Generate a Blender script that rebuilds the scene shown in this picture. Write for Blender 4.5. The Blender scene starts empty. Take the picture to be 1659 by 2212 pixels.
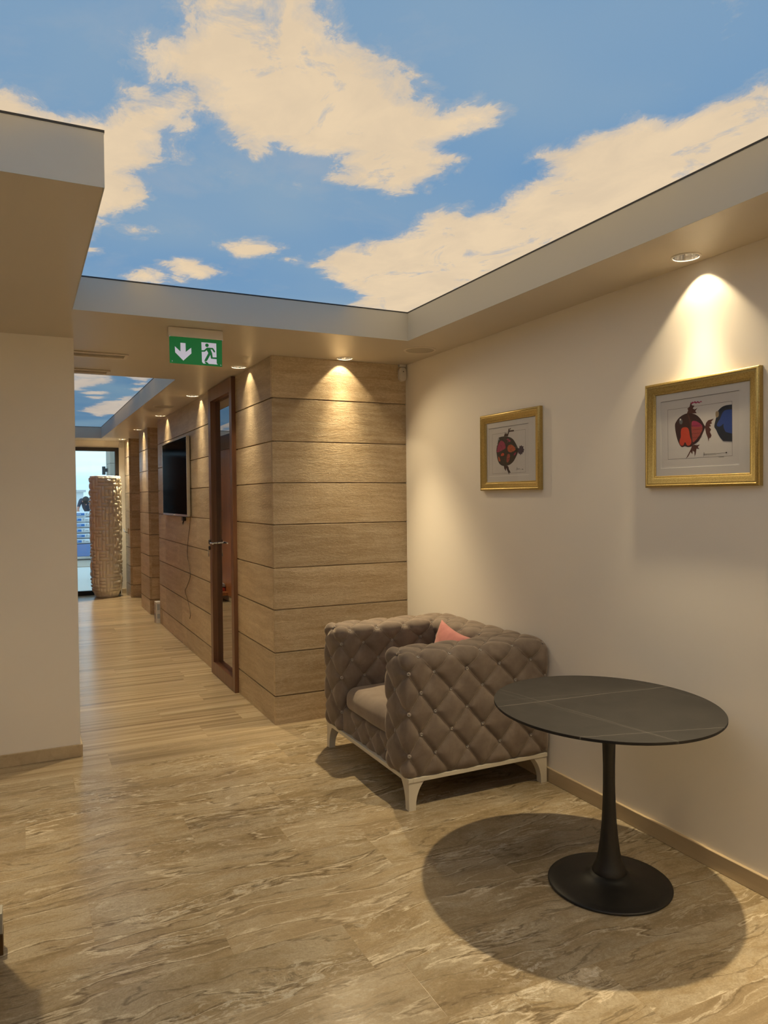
import bpy, bmesh, math, random
import numpy as np
from mathutils import Vector, Matrix, noise as mnoise
random.seed(7)
SC = bpy.context.scene
COL = SC.collection

# ------------------------------------------------------------------ camera
F_PX, YAW, PITCH, ROLL, CAM_H = 1608.32, 0.4521, -0.0195, -0.0093, 1.62
cam_d = bpy.data.cameras.new('camera'); cam = bpy.data.objects.new('camera', cam_d); COL.objects.link(cam)
cam_d.sensor_fit = 'VERTICAL'; cam_d.sensor_height = 24.0; cam_d.lens = F_PX*24.0/2212
cam_d.clip_start = .05; cam_d.clip_end = 300
_f = Vector((math.sin(YAW)*math.cos(PITCH), math.cos(YAW)*math.cos(PITCH), math.sin(PITCH)))
_r = Vector((math.cos(YAW), -math.sin(YAW), 0)); _u = _r.cross(_f)
_r2 = math.cos(ROLL)*_r+math.sin(ROLL)*_u; _u2 = -math.sin(ROLL)*_r+math.cos(ROLL)*_u
cam.matrix_world = Matrix(((_r2.x,_u2.x,-_f.x,0),(_r2.y,_u2.y,-_f.y,0),(_r2.z,_u2.z,-_f.z,CAM_H),(0,0,0,1)))
SC.camera = cam

# ------------------------------------------------------------------ light and exposure settings
SC.view_settings.view_transform = 'Standard'; SC.view_settings.look = 'None'
SC.view_settings.exposure = 0.0; SC.view_settings.gamma = 1.0; SC.view_settings.use_curve_mapping = False
WARM = (1.0, .79, .475)
SPOT_W = 260.0         # bright core of each recessed lamp
SCALLOP_W = 19.0       # its rim, which draws the arcs of light on the walls
FILL_W = 34.0           # wide fill added at each recessed lamp
SKY_MAIN_E = 1.0       # backlit printed ceiling
SKY_FAR_E = .85
w = bpy.data.worlds.new('world'); SC.world = w; w.use_nodes = True
nt = w.node_tree; nt.nodes.clear()
wo = nt.nodes.new('ShaderNodeOutputWorld'); wb = nt.nodes.new('ShaderNodeBackground')
tc = nt.nodes.new('ShaderNodeTexCoord'); mp = nt.nodes.new('ShaderNodeMapping'); mp.inputs['Scale'].default_value = (3, 3, 26)
nz = nt.nodes.new('ShaderNodeTexNoise'); nz.inputs['Scale'].default_value = 1.4; nz.inputs['Detail'].default_value = 4
cr = nt.nodes.new('ShaderNodeValToRGB')
cr.color_ramp.elements[0].position = .35; cr.color_ramp.elements[0].color = (.42, .68, .88, 1)
cr.color_ramp.elements[1].position = .65; cr.color_ramp.elements[1].color = (.60, .84, .98, 1)
nt.links.new(tc.outputs['Generated'], mp.inputs[0]); nt.links.new(mp.outputs[0], nz.inputs['Vector'])
nt.links.new(nz.outputs['Fac'], cr.inputs[0]); nt.links.new(cr.outputs[0], wb.inputs[0])
wb.inputs[1].default_value = 1.75
nt.links.new(wb.outputs[0], wo.inputs[0])

# ------------------------------------------------------------------ plan of the place (metres)
XC, YE, ZC, XR = 1.602, 5.104, 2.636, 2.674
XS, YS, ZS = 2.271, 4.295, 2.819
YW, XW = 5.062, .306
X1, Y1 = .254, 2.59
X2, Y2A, Y2B = 1.187, 6.46, 13.02
YF = 13.6
COURSES = [0, .204, .516, .824, 1.122, 1.432, 1.731, 2.027, 2.335, ZC]
SKY_MAIN = {'A': [(0.356, 1.832), (0.406, 1.864), (0.409, 1.933), (0.367, 1.99), (0.302, 2.058), (0.306, 2.136), (0.353, 2.2), (0.398, 2.166), (0.464, 2.174), (0.516, 2.26), (0.584, 2.397), (0.679, 2.472), (0.764, 2.544), (0.797, 2.436), (0.911, 2.477), (1.029, 2.403), (1.094, 2.493), (1.058, 2.63), (1.133, 2.628), (1.215, 2.637), (1.352, 2.671), (1.417, 2.578), (1.419, 2.386), (1.364, 2.268), (1.267, 2.237), (1.335, 2.123), (1.367, 2.008), (1.354, 1.933), (1.277, 1.95), (1.192, 2.029), (1.141, 1.999), (1.062, 1.964), (0.975, 1.885), (0.921, 1.898), (0.848, 1.848), (0.79, 1.829), (0.779, 1.791), (0.702, 1.765), (0.662, 1.698), (0.585, 1.491), (0.453, 1.364), (0.356, 1.599)], 'B': [(0.035, 2.541), (0.087, 2.542), (0.166, 2.527), (0.256, 2.555), (0.276, 2.475), (0.338, 2.371), (0.31, 2.308), (0.376, 2.31), (0.434, 2.256), (0.48, 2.285), (0.475, 2.399), (0.496, 2.437), (0.402, 2.521), (0.385, 2.608), (0.464, 2.702), (0.461, 2.805), (0.389, 2.868), (0.444, 2.967), (0.493, 3.064), (0.45, 3.198), (0.372, 3.304), (0.307, 3.509), (0.231, 4.03), (0.023, 3.16), (-0.046, 2.789)], 'C': [(-0.151, 2.397), (-0.037, 2.421), (0.01, 2.452), (0.048, 2.521), (0.036, 2.624), (-0.118, 2.895), (-0.301, 2.743)], 'D': [(0.424, 3.468), (0.457, 3.392), (0.513, 3.446), (0.496, 3.537), (0.439, 3.531)], 'E': [(0.885, 3.511), (0.956, 3.423), (1.037, 3.359), (1.121, 3.447), (1.068, 3.576), (1.0, 3.668), (0.931, 3.599)], 'F1': [(0.56, 4.188), (0.629, 4.016), (0.689, 4.094), (0.68, 4.266), (0.597, 4.284)], 'F2': [(0.685, 3.866), (0.752, 3.796), (0.849, 3.817), (0.976, 3.93), (0.931, 4.078), (0.816, 4.064), (0.787, 4.17), (0.723, 4.017)], 'G': [(1.361, 3.466), (1.402, 3.372), (1.509, 3.229), (1.567, 3.098), (1.621, 2.975), (1.594, 2.924), (1.586, 2.785), (1.665, 2.659), (1.717, 2.736), (1.797, 2.643), (1.815, 2.537), (1.83, 2.403), (1.797, 2.22), (1.683, 2.121), (1.715, 2.056), (1.726, 1.918), (1.793, 1.904), (1.777, 1.805), (1.881, 1.77), (1.919, 1.658), (1.951, 1.584), (1.997, 1.496), (2.062, 1.341), (2.922, 1.418), (2.706, 2.026), (2.585, 4.827), (1.985, 4.256), (1.905, 4.328), (1.86, 4.052), (1.641, 3.886), (1.495, 3.715)], 'H': [(1.598, 1.336), (1.524, 1.303), (1.452, 1.222), (1.538, 1.198), (1.65, 1.273), (1.663, 1.336), (1.67, 1.381)], 'I': [(0.697, 2.696), (0.727, 2.703), (0.75, 2.736), (0.725, 2.739)], 'J': [(0.929, 2.735), (0.969, 2.689), (1.006, 2.718), (0.981, 2.777)], 'K': [(0.299, 3.79), (0.346, 3.812), (0.326, 3.872), (0.285, 3.876)], 'L': [(1.203, 3.553), (1.254, 3.492), (1.257, 3.568), (1.249, 3.653), (1.177, 3.62)], 'M': [(0.799, 1.782), (0.84, 1.785), (0.837, 1.808), (0.815, 1.803)]}
SKY_FAR = {'a': [(0.402, 7.479), (0.435, 7.564), (0.76, 7.462), (0.849, 7.932), (0.827, 8.139), (0.733, 8.301), (0.637, 8.467), (0.564, 8.699), (0.493, 8.728), (0.434, 8.752)], 'b': [(0.798, 7.446), (0.925, 7.675), (1.186, 7.871), (1.183, 7.568), (0.935, 7.255)], 'c': [(1.056, 8.044), (1.135, 7.972), (1.182, 7.993), (1.167, 8.122), (1.087, 8.114)], 'd': [(1.109, 8.449), (1.185, 8.329), (1.197, 8.503), (1.145, 8.552)], 'e': [(0.656, 8.958), (0.734, 8.85), (0.821, 8.777), (0.867, 8.872), (0.841, 8.999), (0.726, 9.045)], 'f': [(0.715, 9.281), (0.797, 9.176), (0.867, 9.22), (0.844, 9.44), (0.796, 9.459)], 'g': [(0.68, 10.81), (0.771, 10.679), (0.874, 10.245), (0.912, 9.923), (0.964, 9.646), (1.09, 9.506), (1.182, 9.469), (1.239, 8.72), (1.417, 11.076), (1.115, 11.042), (1.0, 11.392), (0.89, 11.129), (0.818, 10.939)], 'h': [(1.096, 9.338), (1.12, 9.117), (1.173, 9.045), (1.199, 9.351)]}
ART_BIG = {'mat': [(2.548, 2.0486), (2.1295, 2.0487), (2.1256, 1.7409), (2.5453, 1.7399)], 'inner': [(2.5976, 2.0935), (2.0883, 2.0906), (2.0823, 1.6932), (2.5936, 1.6967)], 'rect': [(2.5074, 2.0083), (2.1637, 2.0082), (2.1625, 1.7808), (2.5055, 1.7823)], 'body': [(2.4663, 1.9389), (2.4591, 1.9496), (2.4471, 1.9635), (2.4282, 1.9747), (2.4048, 1.9815), (2.3863, 1.9814), (2.368, 1.9784), (2.3499, 1.9721), (2.3319, 1.9593), (2.3164, 1.9414), (2.3062, 1.9242), (2.2988, 1.9145), (2.3032, 1.9023), (2.3142, 1.8815), (2.3276, 1.8607), (2.3455, 1.8456), (2.3636, 1.8395), (2.3691, 1.8344), (2.3842, 1.8309), (2.3981, 1.8326), (2.4097, 1.8378), (2.4214, 1.8322), (2.4331, 1.8367), (2.4426, 1.8505), (2.4521, 1.8699), (2.4592, 1.8931), (2.4639, 1.9161)], 'belly': [(2.4283, 1.9186), (2.4095, 1.9226), (2.391, 1.9172), (2.3841, 1.8982), (2.3809, 1.8757), (2.3727, 1.8604), (2.3737, 1.8457), (2.3842, 1.8372), (2.3981, 1.8381), (2.4087, 1.8593), (2.4167, 1.8394), (2.4308, 1.8392), (2.4402, 1.8522), (2.4378, 1.8689), (2.4307, 1.8796), (2.433, 1.9022)], 'scal': [(2.3726, 1.945), (2.3544, 1.9451), (2.3319, 1.9339), (2.312, 1.9175), (2.3142, 1.8996), (2.3276, 1.8789), (2.3455, 1.8621), (2.3659, 1.8452), (2.3704, 1.8823), (2.3735, 1.9194)], 'scal2': [(2.3703, 1.9448), (2.3521, 1.9449), (2.3297, 1.9336), (2.3098, 1.9166), (2.3409, 1.9165), (2.3703, 1.9191)], 'stripe': [(2.3978, 1.9808), (2.3909, 1.9808), (2.3794, 1.9567), (2.3735, 1.9194), (2.369, 1.8748), (2.3645, 1.8414), (2.3691, 1.841), (2.3736, 1.8752), (2.3781, 1.9198), (2.3863, 1.9574)], 'eye': [(2.4433, 1.9518), (2.4376, 1.9625), (2.4305, 1.9637), (2.4226, 1.9536), (2.4212, 1.9423), (2.4282, 1.9347), (2.4377, 1.9382)], 'eyew': [(2.4376, 1.9606), (2.4329, 1.9621), (2.4296, 1.9572), (2.4329, 1.9527), (2.4376, 1.955)], 'fin1': [(2.3978, 1.9815), (2.3909, 1.9948), (2.3955, 2.0027), (2.3839, 2.0088), (2.3761, 2.03), (2.3702, 2.0146), (2.3566, 2.0112), (2.3657, 1.9994), (2.3543, 1.9945), (2.3395, 2.0009), (2.3521, 1.987), (2.3444, 1.977), (2.368, 1.9784)], 'word': [(2.3761, 2.0227), (2.3679, 2.0305), (2.3611, 2.0268), (2.3543, 2.0311), (2.3453, 2.0256), (2.3385, 2.0299), (2.3296, 2.0238), (2.3207, 2.0285), (2.3141, 2.0205), (2.3229, 2.0237), (2.3296, 2.0187), (2.3408, 2.0229), (2.3475, 2.0193), (2.3566, 2.024), (2.3656, 2.0222), (2.3716, 2.0185)], 'fin2': [(2.3705, 1.8345), (2.3591, 1.8403), (2.3455, 1.8365), (2.3267, 1.8388), (2.3388, 1.8287), (2.3299, 1.819), (2.3456, 1.8218), (2.3492, 1.8019), (2.3555, 1.7865), (2.3569, 1.8079), (2.3659, 1.8139), (2.3682, 1.7982), (2.3774, 1.8091), (2.3912, 1.7895), (2.4051, 1.7791), (2.3866, 1.8059), (2.3774, 1.8202)], 'tail': [(2.301, 1.9129), (2.2944, 1.9303), (2.2835, 1.9401), (2.2683, 1.9422), (2.2541, 1.9443), (2.2683, 1.9314), (2.2627, 1.9256), (2.2748, 1.9213), (2.2683, 1.9136), (2.2792, 1.911), (2.2683, 1.8993), (2.2748, 1.8891), (2.2662, 1.8741), (2.2714, 1.8637), (2.2783, 1.8625), (2.2818, 1.8473), (2.2857, 1.8648), (2.2944, 1.8835), (2.2988, 1.9019)], 'blue': [(2.1637, 1.9943), (2.1903, 1.9946), (2.211, 1.991), (2.2278, 1.9806), (2.2363, 1.9709), (2.2426, 1.9467), (2.249, 1.926), (2.2533, 1.9076), (2.2427, 1.8971), (2.2342, 1.8786), (2.2216, 1.8599), (2.2069, 1.8448), (2.1629, 1.8399)], 'bluein': [(2.1698, 1.9742), (2.1986, 1.9756), (2.2131, 1.9614), (2.2215, 1.9411), (2.2363, 1.9248), (2.2405, 1.9111), (2.2215, 1.9058), (2.2027, 1.9217), (2.2069, 1.9045), (2.1945, 1.8824), (2.1629, 1.8728), (2.1637, 1.9735)], 'beye': [(2.2456, 1.9726), (2.2363, 1.9751), (2.2287, 1.9718), (2.2278, 1.9558), (2.2342, 1.9477), (2.2405, 1.9472), (2.2456, 1.9541)], 'line': [(2.2406, 1.795), (2.1904, 1.7953), (2.1904, 1.7942), (2.2406, 1.7936)], 'dot': [(2.1966, 1.7956), (2.1904, 1.7988), (2.1862, 1.795), (2.1904, 1.7918)]}
ART_SMALL = {'mat': [(3.961, 2.0464), (3.55, 2.0483), (3.5459, 1.7465), (3.9618, 1.7447)], 'inner': [(4.0116, 2.0932), (3.51, 2.0911), (3.5081, 1.6986), (4.0065, 1.6998)], 'rect': [(3.9227, 2.0089), (3.5822, 2.0137), (3.5823, 1.7616), (3.9234, 1.7615)], 'body': [(3.8811, 1.9021), (3.8756, 1.9284), (3.8625, 1.9481), (3.8595, 1.9833), (3.839, 1.9876), (3.7986, 1.9888), (3.7637, 1.9847), (3.7294, 1.9777), (3.7005, 1.9626), (3.6767, 1.9382), (3.6579, 1.9114), (3.6485, 1.9023), (3.6535, 1.8828), (3.6727, 1.8584), (3.6969, 1.8312), (3.7262, 1.8154), (3.7557, 1.808), (3.8005, 1.8056), (3.8307, 1.8127), (3.8535, 1.8269), (3.8687, 1.8512), (3.8761, 1.8841)], 'pink': [(3.8784, 1.9049), (3.86, 1.9421), (3.8393, 1.9612), (3.824, 1.9659), (3.7939, 1.9521), (3.7817, 1.931), (3.7794, 1.9134), (3.8247, 1.9017), (3.8605, 1.8935), (3.876, 1.8959)], 'red1': [(3.7691, 1.9417), (3.7566, 1.961), (3.7738, 1.9681), (3.754, 1.9724), (3.7248, 1.9558), (3.7444, 1.9486), (3.7542, 1.9551)], 'scal': [(3.7643, 1.9269), (3.725, 1.9358), (3.6913, 1.9192), (3.6723, 1.901), (3.6964, 1.8911), (3.7304, 1.8845), (3.7597, 1.8949)], 'scal2': [(3.7648, 1.8778), (3.7402, 1.8793), (3.733, 1.8617), (3.7406, 1.8419), (3.7605, 1.8227), (3.7752, 1.8349), (3.77, 1.8578)], 'orange1': [(3.8352, 1.8701), (3.8249, 1.8841), (3.8046, 1.8888), (3.7922, 1.8765), (3.8049, 1.8684)], 'orange2': [(3.8608, 1.8656), (3.8505, 1.8679), (3.833, 1.8406), (3.8458, 1.8339), (3.8585, 1.8448)], 'red2': [(3.7015, 1.8628), (3.6917, 1.8794), (3.67, 1.8867), (3.6774, 1.87)], 'eye': [(3.8596, 1.9818), (3.8493, 1.9825), (3.8453, 1.9704), (3.8521, 1.9621), (3.8597, 1.9685)], 'eyew': [(3.8555, 1.9785), (3.8493, 1.9795), (3.8484, 1.9736), (3.8535, 1.9725)], 'stripe': [(3.7961, 1.9857), (3.7911, 1.9862), (3.7789, 1.954), (3.7744, 1.9131), (3.7723, 1.8724), (3.7758, 1.8726), (3.7794, 1.9134), (3.7839, 1.9543)], 'fin1': [(3.7986, 1.9888), (3.7833, 2.0123), (3.7785, 2.0003), (3.7709, 2.0098), (3.7661, 1.9993), (3.7561, 2.0057), (3.7484, 2.0353), (3.7436, 2.0291), (3.724, 2.0337), (3.7289, 2.025), (3.7412, 2.026), (3.7388, 2.0201), (3.6927, 2.019), (3.6952, 2.0107), (3.7413, 2.0111), (3.7513, 1.9952), (3.7563, 1.9847)], 'fin2': [(3.8005, 1.807), (3.7957, 1.7894), (3.7808, 1.7743), (3.7756, 1.7944), (3.7659, 1.7795), (3.7464, 1.7514), (3.7438, 1.7643), (3.7292, 1.7624), (3.7485, 1.7846), (3.7509, 1.7963), (3.7606, 1.8068)], 'tail': [(3.6557, 1.8999), (3.6485, 1.908), (3.6414, 1.9047), (3.6389, 1.9214), (3.6296, 1.9166), (3.6202, 1.923), (3.6132, 1.9155), (3.5979, 1.9145), (3.604, 1.9051), (3.5926, 1.8932), (3.5996, 1.8881), (3.5973, 1.8796), (3.6089, 1.8788), (3.6137, 1.8679), (3.623, 1.8712), (3.6301, 1.8632), (3.637, 1.872), (3.6488, 1.8741), (3.6558, 1.8886)], 'line': [(3.6309, 1.7802), (3.6122, 1.7803), (3.6122, 1.7792), (3.6309, 1.779)], 'dot': [(3.6122, 1.7809), (3.6075, 1.7826), (3.6019, 1.7799), (3.6076, 1.7765)]}
SIGN = {'panel': [(0.8107, 2.6034), (1.1294, 2.6019), (1.1286, 2.4393), (0.8123, 2.4418)], 'arrow': [(0.876, 2.5668), (0.9065, 2.5666), (0.9071, 2.5133), (0.9401, 2.5415), (0.941, 2.5072), (0.8923, 2.4604), (0.8442, 2.5071), (0.8427, 2.5432), (0.876, 2.5136)], 'door': [(1.0022, 2.5804), (1.0931, 2.5797), (1.0945, 2.4576), (1.101, 2.4506), (1.0454, 2.4514), (1.0319, 2.4628), (1.021, 2.4661), (1.0209, 2.4606), (1.029, 2.4517), (1.0126, 2.4511), (1.0046, 2.4608)], 'body': [(1.0353, 2.5499), (1.0715, 2.5505), (1.0774, 2.5442), (1.0863, 2.5298), (1.0835, 2.5235), (1.0772, 2.5249), (1.0672, 2.5406), (1.0576, 2.5407), (1.0669, 2.5173), (1.0701, 2.4929), (1.0969, 2.4943), (1.1051, 2.49), (1.1086, 2.4806), (1.1009, 2.4833), (1.0596, 2.4839), (1.0558, 2.5069), (1.0375, 2.4727), (1.0319, 2.4661), (1.0183, 2.4667), (1.0211, 2.4743), (1.0436, 2.5169), (1.0342, 2.5339), (1.0218, 2.5234), (1.0014, 2.5219), (1.0015, 2.5314), (1.0179, 2.5327)], 'shoe': [(1.0969, 2.4943), (1.1051, 2.4905), (1.1092, 2.4801), (1.1058, 2.4785), (1.0995, 2.4821)], 'foot': [(1.0196, 2.4605), (1.0346, 2.4616), (1.0454, 2.4514), (1.029, 2.4517)]}
# ------------------------------------------------------------------ material helpers
class N:
    def __init__(s, name):
        s.m = bpy.data.materials.new(name); s.m.use_nodes = True; s.t = s.m.node_tree; s.t.nodes.clear()
        s.out = s.t.nodes.new('ShaderNodeOutputMaterial')
    def n(s, typ, **kw):
        nd = s.t.nodes.new(typ)
        for k, v in kw.items():
            if k in nd.inputs: s.set(nd.inputs[k], v)
            else: setattr(nd, k, v)
        return nd
    def set(s, inp, v):
        if isinstance(v, bpy.types.NodeSocket): s.t.links.new(v, inp)
        else: inp.default_value = v
    def bsdf(s, col=(.5,.5,.5), rough=.5, metal=0, normal=None, **kw):
        b = s.t.nodes.new('ShaderNodeBsdfPrincipled')
        s.set(b.inputs['Base Color'], (*col, 1) if isinstance(col, tuple) and len(col) == 3 else col)
        s.set(b.inputs['Roughness'], rough); s.set(b.inputs['Metallic'], metal)
        if normal is not None: s.set(b.inputs['Normal'], normal)
        for k, v in kw.items():
            k = k.replace('_', ' ')
            s.set(b.inputs[k], v)
        s.t.links.new(b.outputs[0], s.out.inputs[0]); return b
    def math(s, op, a, b=None, c=None, clamp=False):
        nd = s.t.nodes.new('ShaderNodeMath'); nd.operation = op; nd.use_clamp = clamp
        s.set(nd.inputs[0], a)
        if b is not None: s.set(nd.inputs[1], b)
        if c is not None: s.set(nd.inputs[2], c)
        return nd.outputs[0]
    def mix(s, f, a, b, mode='MIX'):
        nd = s.t.nodes.new('ShaderNodeMix'); nd.data_type = 'RGBA'; nd.blend_type = mode
        s.set(nd.inputs[0], f); 
        s.set(nd.inputs[6], (*a, 1) if isinstance(a, tuple) and len(a) == 3 else a)
        s.set(nd.inputs[7], (*b, 1) if isinstance(b, tuple) and len(b) == 3 else b)
        return nd.outputs[2]
    def ramp(s, f, stops, interp='LINEAR'):
        nd = s.t.nodes.new('ShaderNodeValToRGB'); cr = nd.color_ramp; cr.interpolation = interp
        while len(cr.elements) < len(stops): cr.elements.new(.5)
        for e, (p, c) in zip(cr.elements, stops):
            e.position = p; e.color = (*c, 1) if isinstance(c, tuple) else (c, c, c, 1)
        s.set(nd.inputs[0], f); return nd.outputs[0]
    def noise(s, vec, scale, detail=4, rough=.55, dist=0):
        nd = s.t.nodes.new('ShaderNodeTexNoise'); s.set(nd.inputs['Vector'], vec)
        nd.inputs['Scale'].default_value = scale; nd.inputs['Detail'].default_value = detail
        nd.inputs['Roughness'].default_value = rough; nd.inputs['Distortion'].default_value = dist
        return nd
    def mapping(s, vec, scale=(1,1,1), loc=(0,0,0)):
        nd = s.t.nodes.new('ShaderNodeMapping'); s.set(nd.inputs[0], vec); nd.inputs['Scale'].default_value = scale
        nd.inputs['Location'].default_value = loc; return nd.outputs[0]
    def bump(s, h, strength=.3, dist=.01, normal=None):
        nd = s.t.nodes.new('ShaderNodeBump'); s.set(nd.inputs['Height'], h); nd.inputs['Strength'].default_value = strength
        nd.inputs['Distance'].default_value = dist
        if normal is not None: s.set(nd.inputs['Normal'], normal)
        return nd.outputs[0]
    def vec(s, op, a, b):
        nd = s.t.nodes.new('ShaderNodeVectorMath'); nd.operation = op; s.set(nd.inputs[0], a); s.set(nd.inputs[1], b); return nd.outputs[0]
    def pos(s): return s.t.nodes.new('ShaderNodeNewGeometry').outputs['Position']
    def objco(s): return s.t.nodes.new('ShaderNodeTexCoord').outputs['Object']
    def attr(s, name, out='Fac'):
        nd = s.t.nodes.new('ShaderNodeAttribute'); nd.attribute_name = name; return nd.outputs[out]

M = {}
def simple(name, col, rough=.5, metal=0, bump=0, scale=200, **kw):
    a = N(name); nrm = None
    co = a.objco(); f = a.noise(co, scale, 3)
    if bump: nrm = a.bump(f.outputs['Fac'], bump, .002)
    g = a.noise(co, 6, 3).outputs['Fac']
    c = a.mix(a.math('MULTIPLY', g, .25), col, tuple(x*.78 for x in col))
    a.bsdf(c, rough, metal, nrm, **kw); M[name] = a.m; return a.m

def srgb(*c): return tuple(((x/255)/12.92 if x/255 <= .04045 else (((x/255)+.055)/1.055)**2.4) for x in c)

def travertine_wall():
    a = N('travertine_cladding'); p = a.pos(); t = a.attr('tile')
    off = a.t.nodes.new('ShaderNodeCombineXYZ'); a.set(off.inputs[0], a.math('MULTIPLY', t, 37.0)); a.set(off.inputs[1], a.math('MULTIPLY', t, 19.0)); a.set(off.inputs[2], a.math('MULTIPLY', t, 53.0))
    q = a.vec('ADD', p, off.outputs[0])
    warp = a.noise(q, 2.6, 3, .5)
    wv = a.vec('MULTIPLY', a.vec('SUBTRACT', warp.outputs['Color'], (.5,.5,.5)), (0, 0, .085))
    q2 = a.vec('ADD', q, wv)
    v1 = a.noise(a.mapping(q2, (1.1, 1.1, 15)), 1.6, 6, .62).outputs['Fac']
    v2 = a.noise(a.mapping(q2, (2.5, 2.5, 60)), 2.0, 5, .6).outputs['Fac']
    cl = a.noise(q, 3.0, 4, .6).outputs['Fac']
    c = a.ramp(v1, [(.28, (.36,.265,.15)), (.45, (.48,.37,.235)), (.58, (.56,.45,.30)), (.75, (.64,.54,.39))])
    c = a.mix(a.math('MULTIPLY', a.ramp(v2, [(.42, 1.), (.62, 0.)]), .30), c, (.38,.28,.165))
    c = a.mix(a.math('MULTIPLY', a.ramp(cl, [(.5, 0.), (.75, 1.)]), .35), c, (.66,.57,.43))
    fk = a.noise(a.mapping(q2, (1, 1, 2.4)), 48, 6, .75).outputs['Fac']; fk2 = a.noise(a.mapping(q2, (1, 1, 3)), 13, 6, .7).outputs['Fac']
    c = a.mix(a.math('MULTIPLY', a.ramp(fk, [(.40, 1.), (.50, 0.)]), .30), c, (.30,.215,.12))
    c = a.mix(a.math('MULTIPLY', a.ramp(fk, [(.55, 0.), (.64, 1.)]), .35), c, (.74,.65,.47))
    c = a.mix(a.math('MULTIPLY', a.ramp(fk2, [(.38, 1.), (.50, 0.)]), .30), c, (.36,.265,.15))
    tone = a.math('ADD', .86, a.math('MULTIPLY', a.math('FRACT', a.math('MULTIPLY', t, 7.31)), .24))
    tv = a.t.nodes.new('ShaderNodeCombineXYZ')
    for k in range(3): a.set(tv.inputs[k], tone)
    c = a.mix(1.0, c, tv.outputs[0], 'MULTIPLY')
    # pores, gathered along the veins
    vo = a.t.nodes.new('ShaderNodeTexVoronoi'); a.set(vo.inputs['Vector'], a.mapping(q2, (1, 1, 2.6))); vo.inputs['Scale'].default_value = 46
    zone = a.ramp(a.noise(a.mapping(q2, (1.5, 1.5, 9)), 2.2, 4).outputs['Fac'], [(.50, 0.), (.64, 1.)])
    pore = a.math('MULTIPLY', a.ramp(vo.outputs['Distance'], [(.10, 1.), (.24, 0.)]), zone)
    c = a.mix(a.math('MULTIPLY', pore, .75), c, (.13,.085,.04))
    fine = a.noise(a.mapping(q2, (1, 1, 2.2)), 95, 4, .65).outputs['Fac']
    mid = a.noise(a.mapping(q2, (1, 1, 4)), 22, 4, .6).outputs['Fac']
    h = a.math('ADD', a.math('MULTIPLY', fine, .35), a.math('SUBTRACT', a.math('MULTIPLY', mid, .5), a.math('MULTIPLY', pore, .8)))
    nrm = a.bump(h, .7, .0045)
    a.bsdf(c, .38, 0, nrm); M['wall_stone'] = a.m

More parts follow.
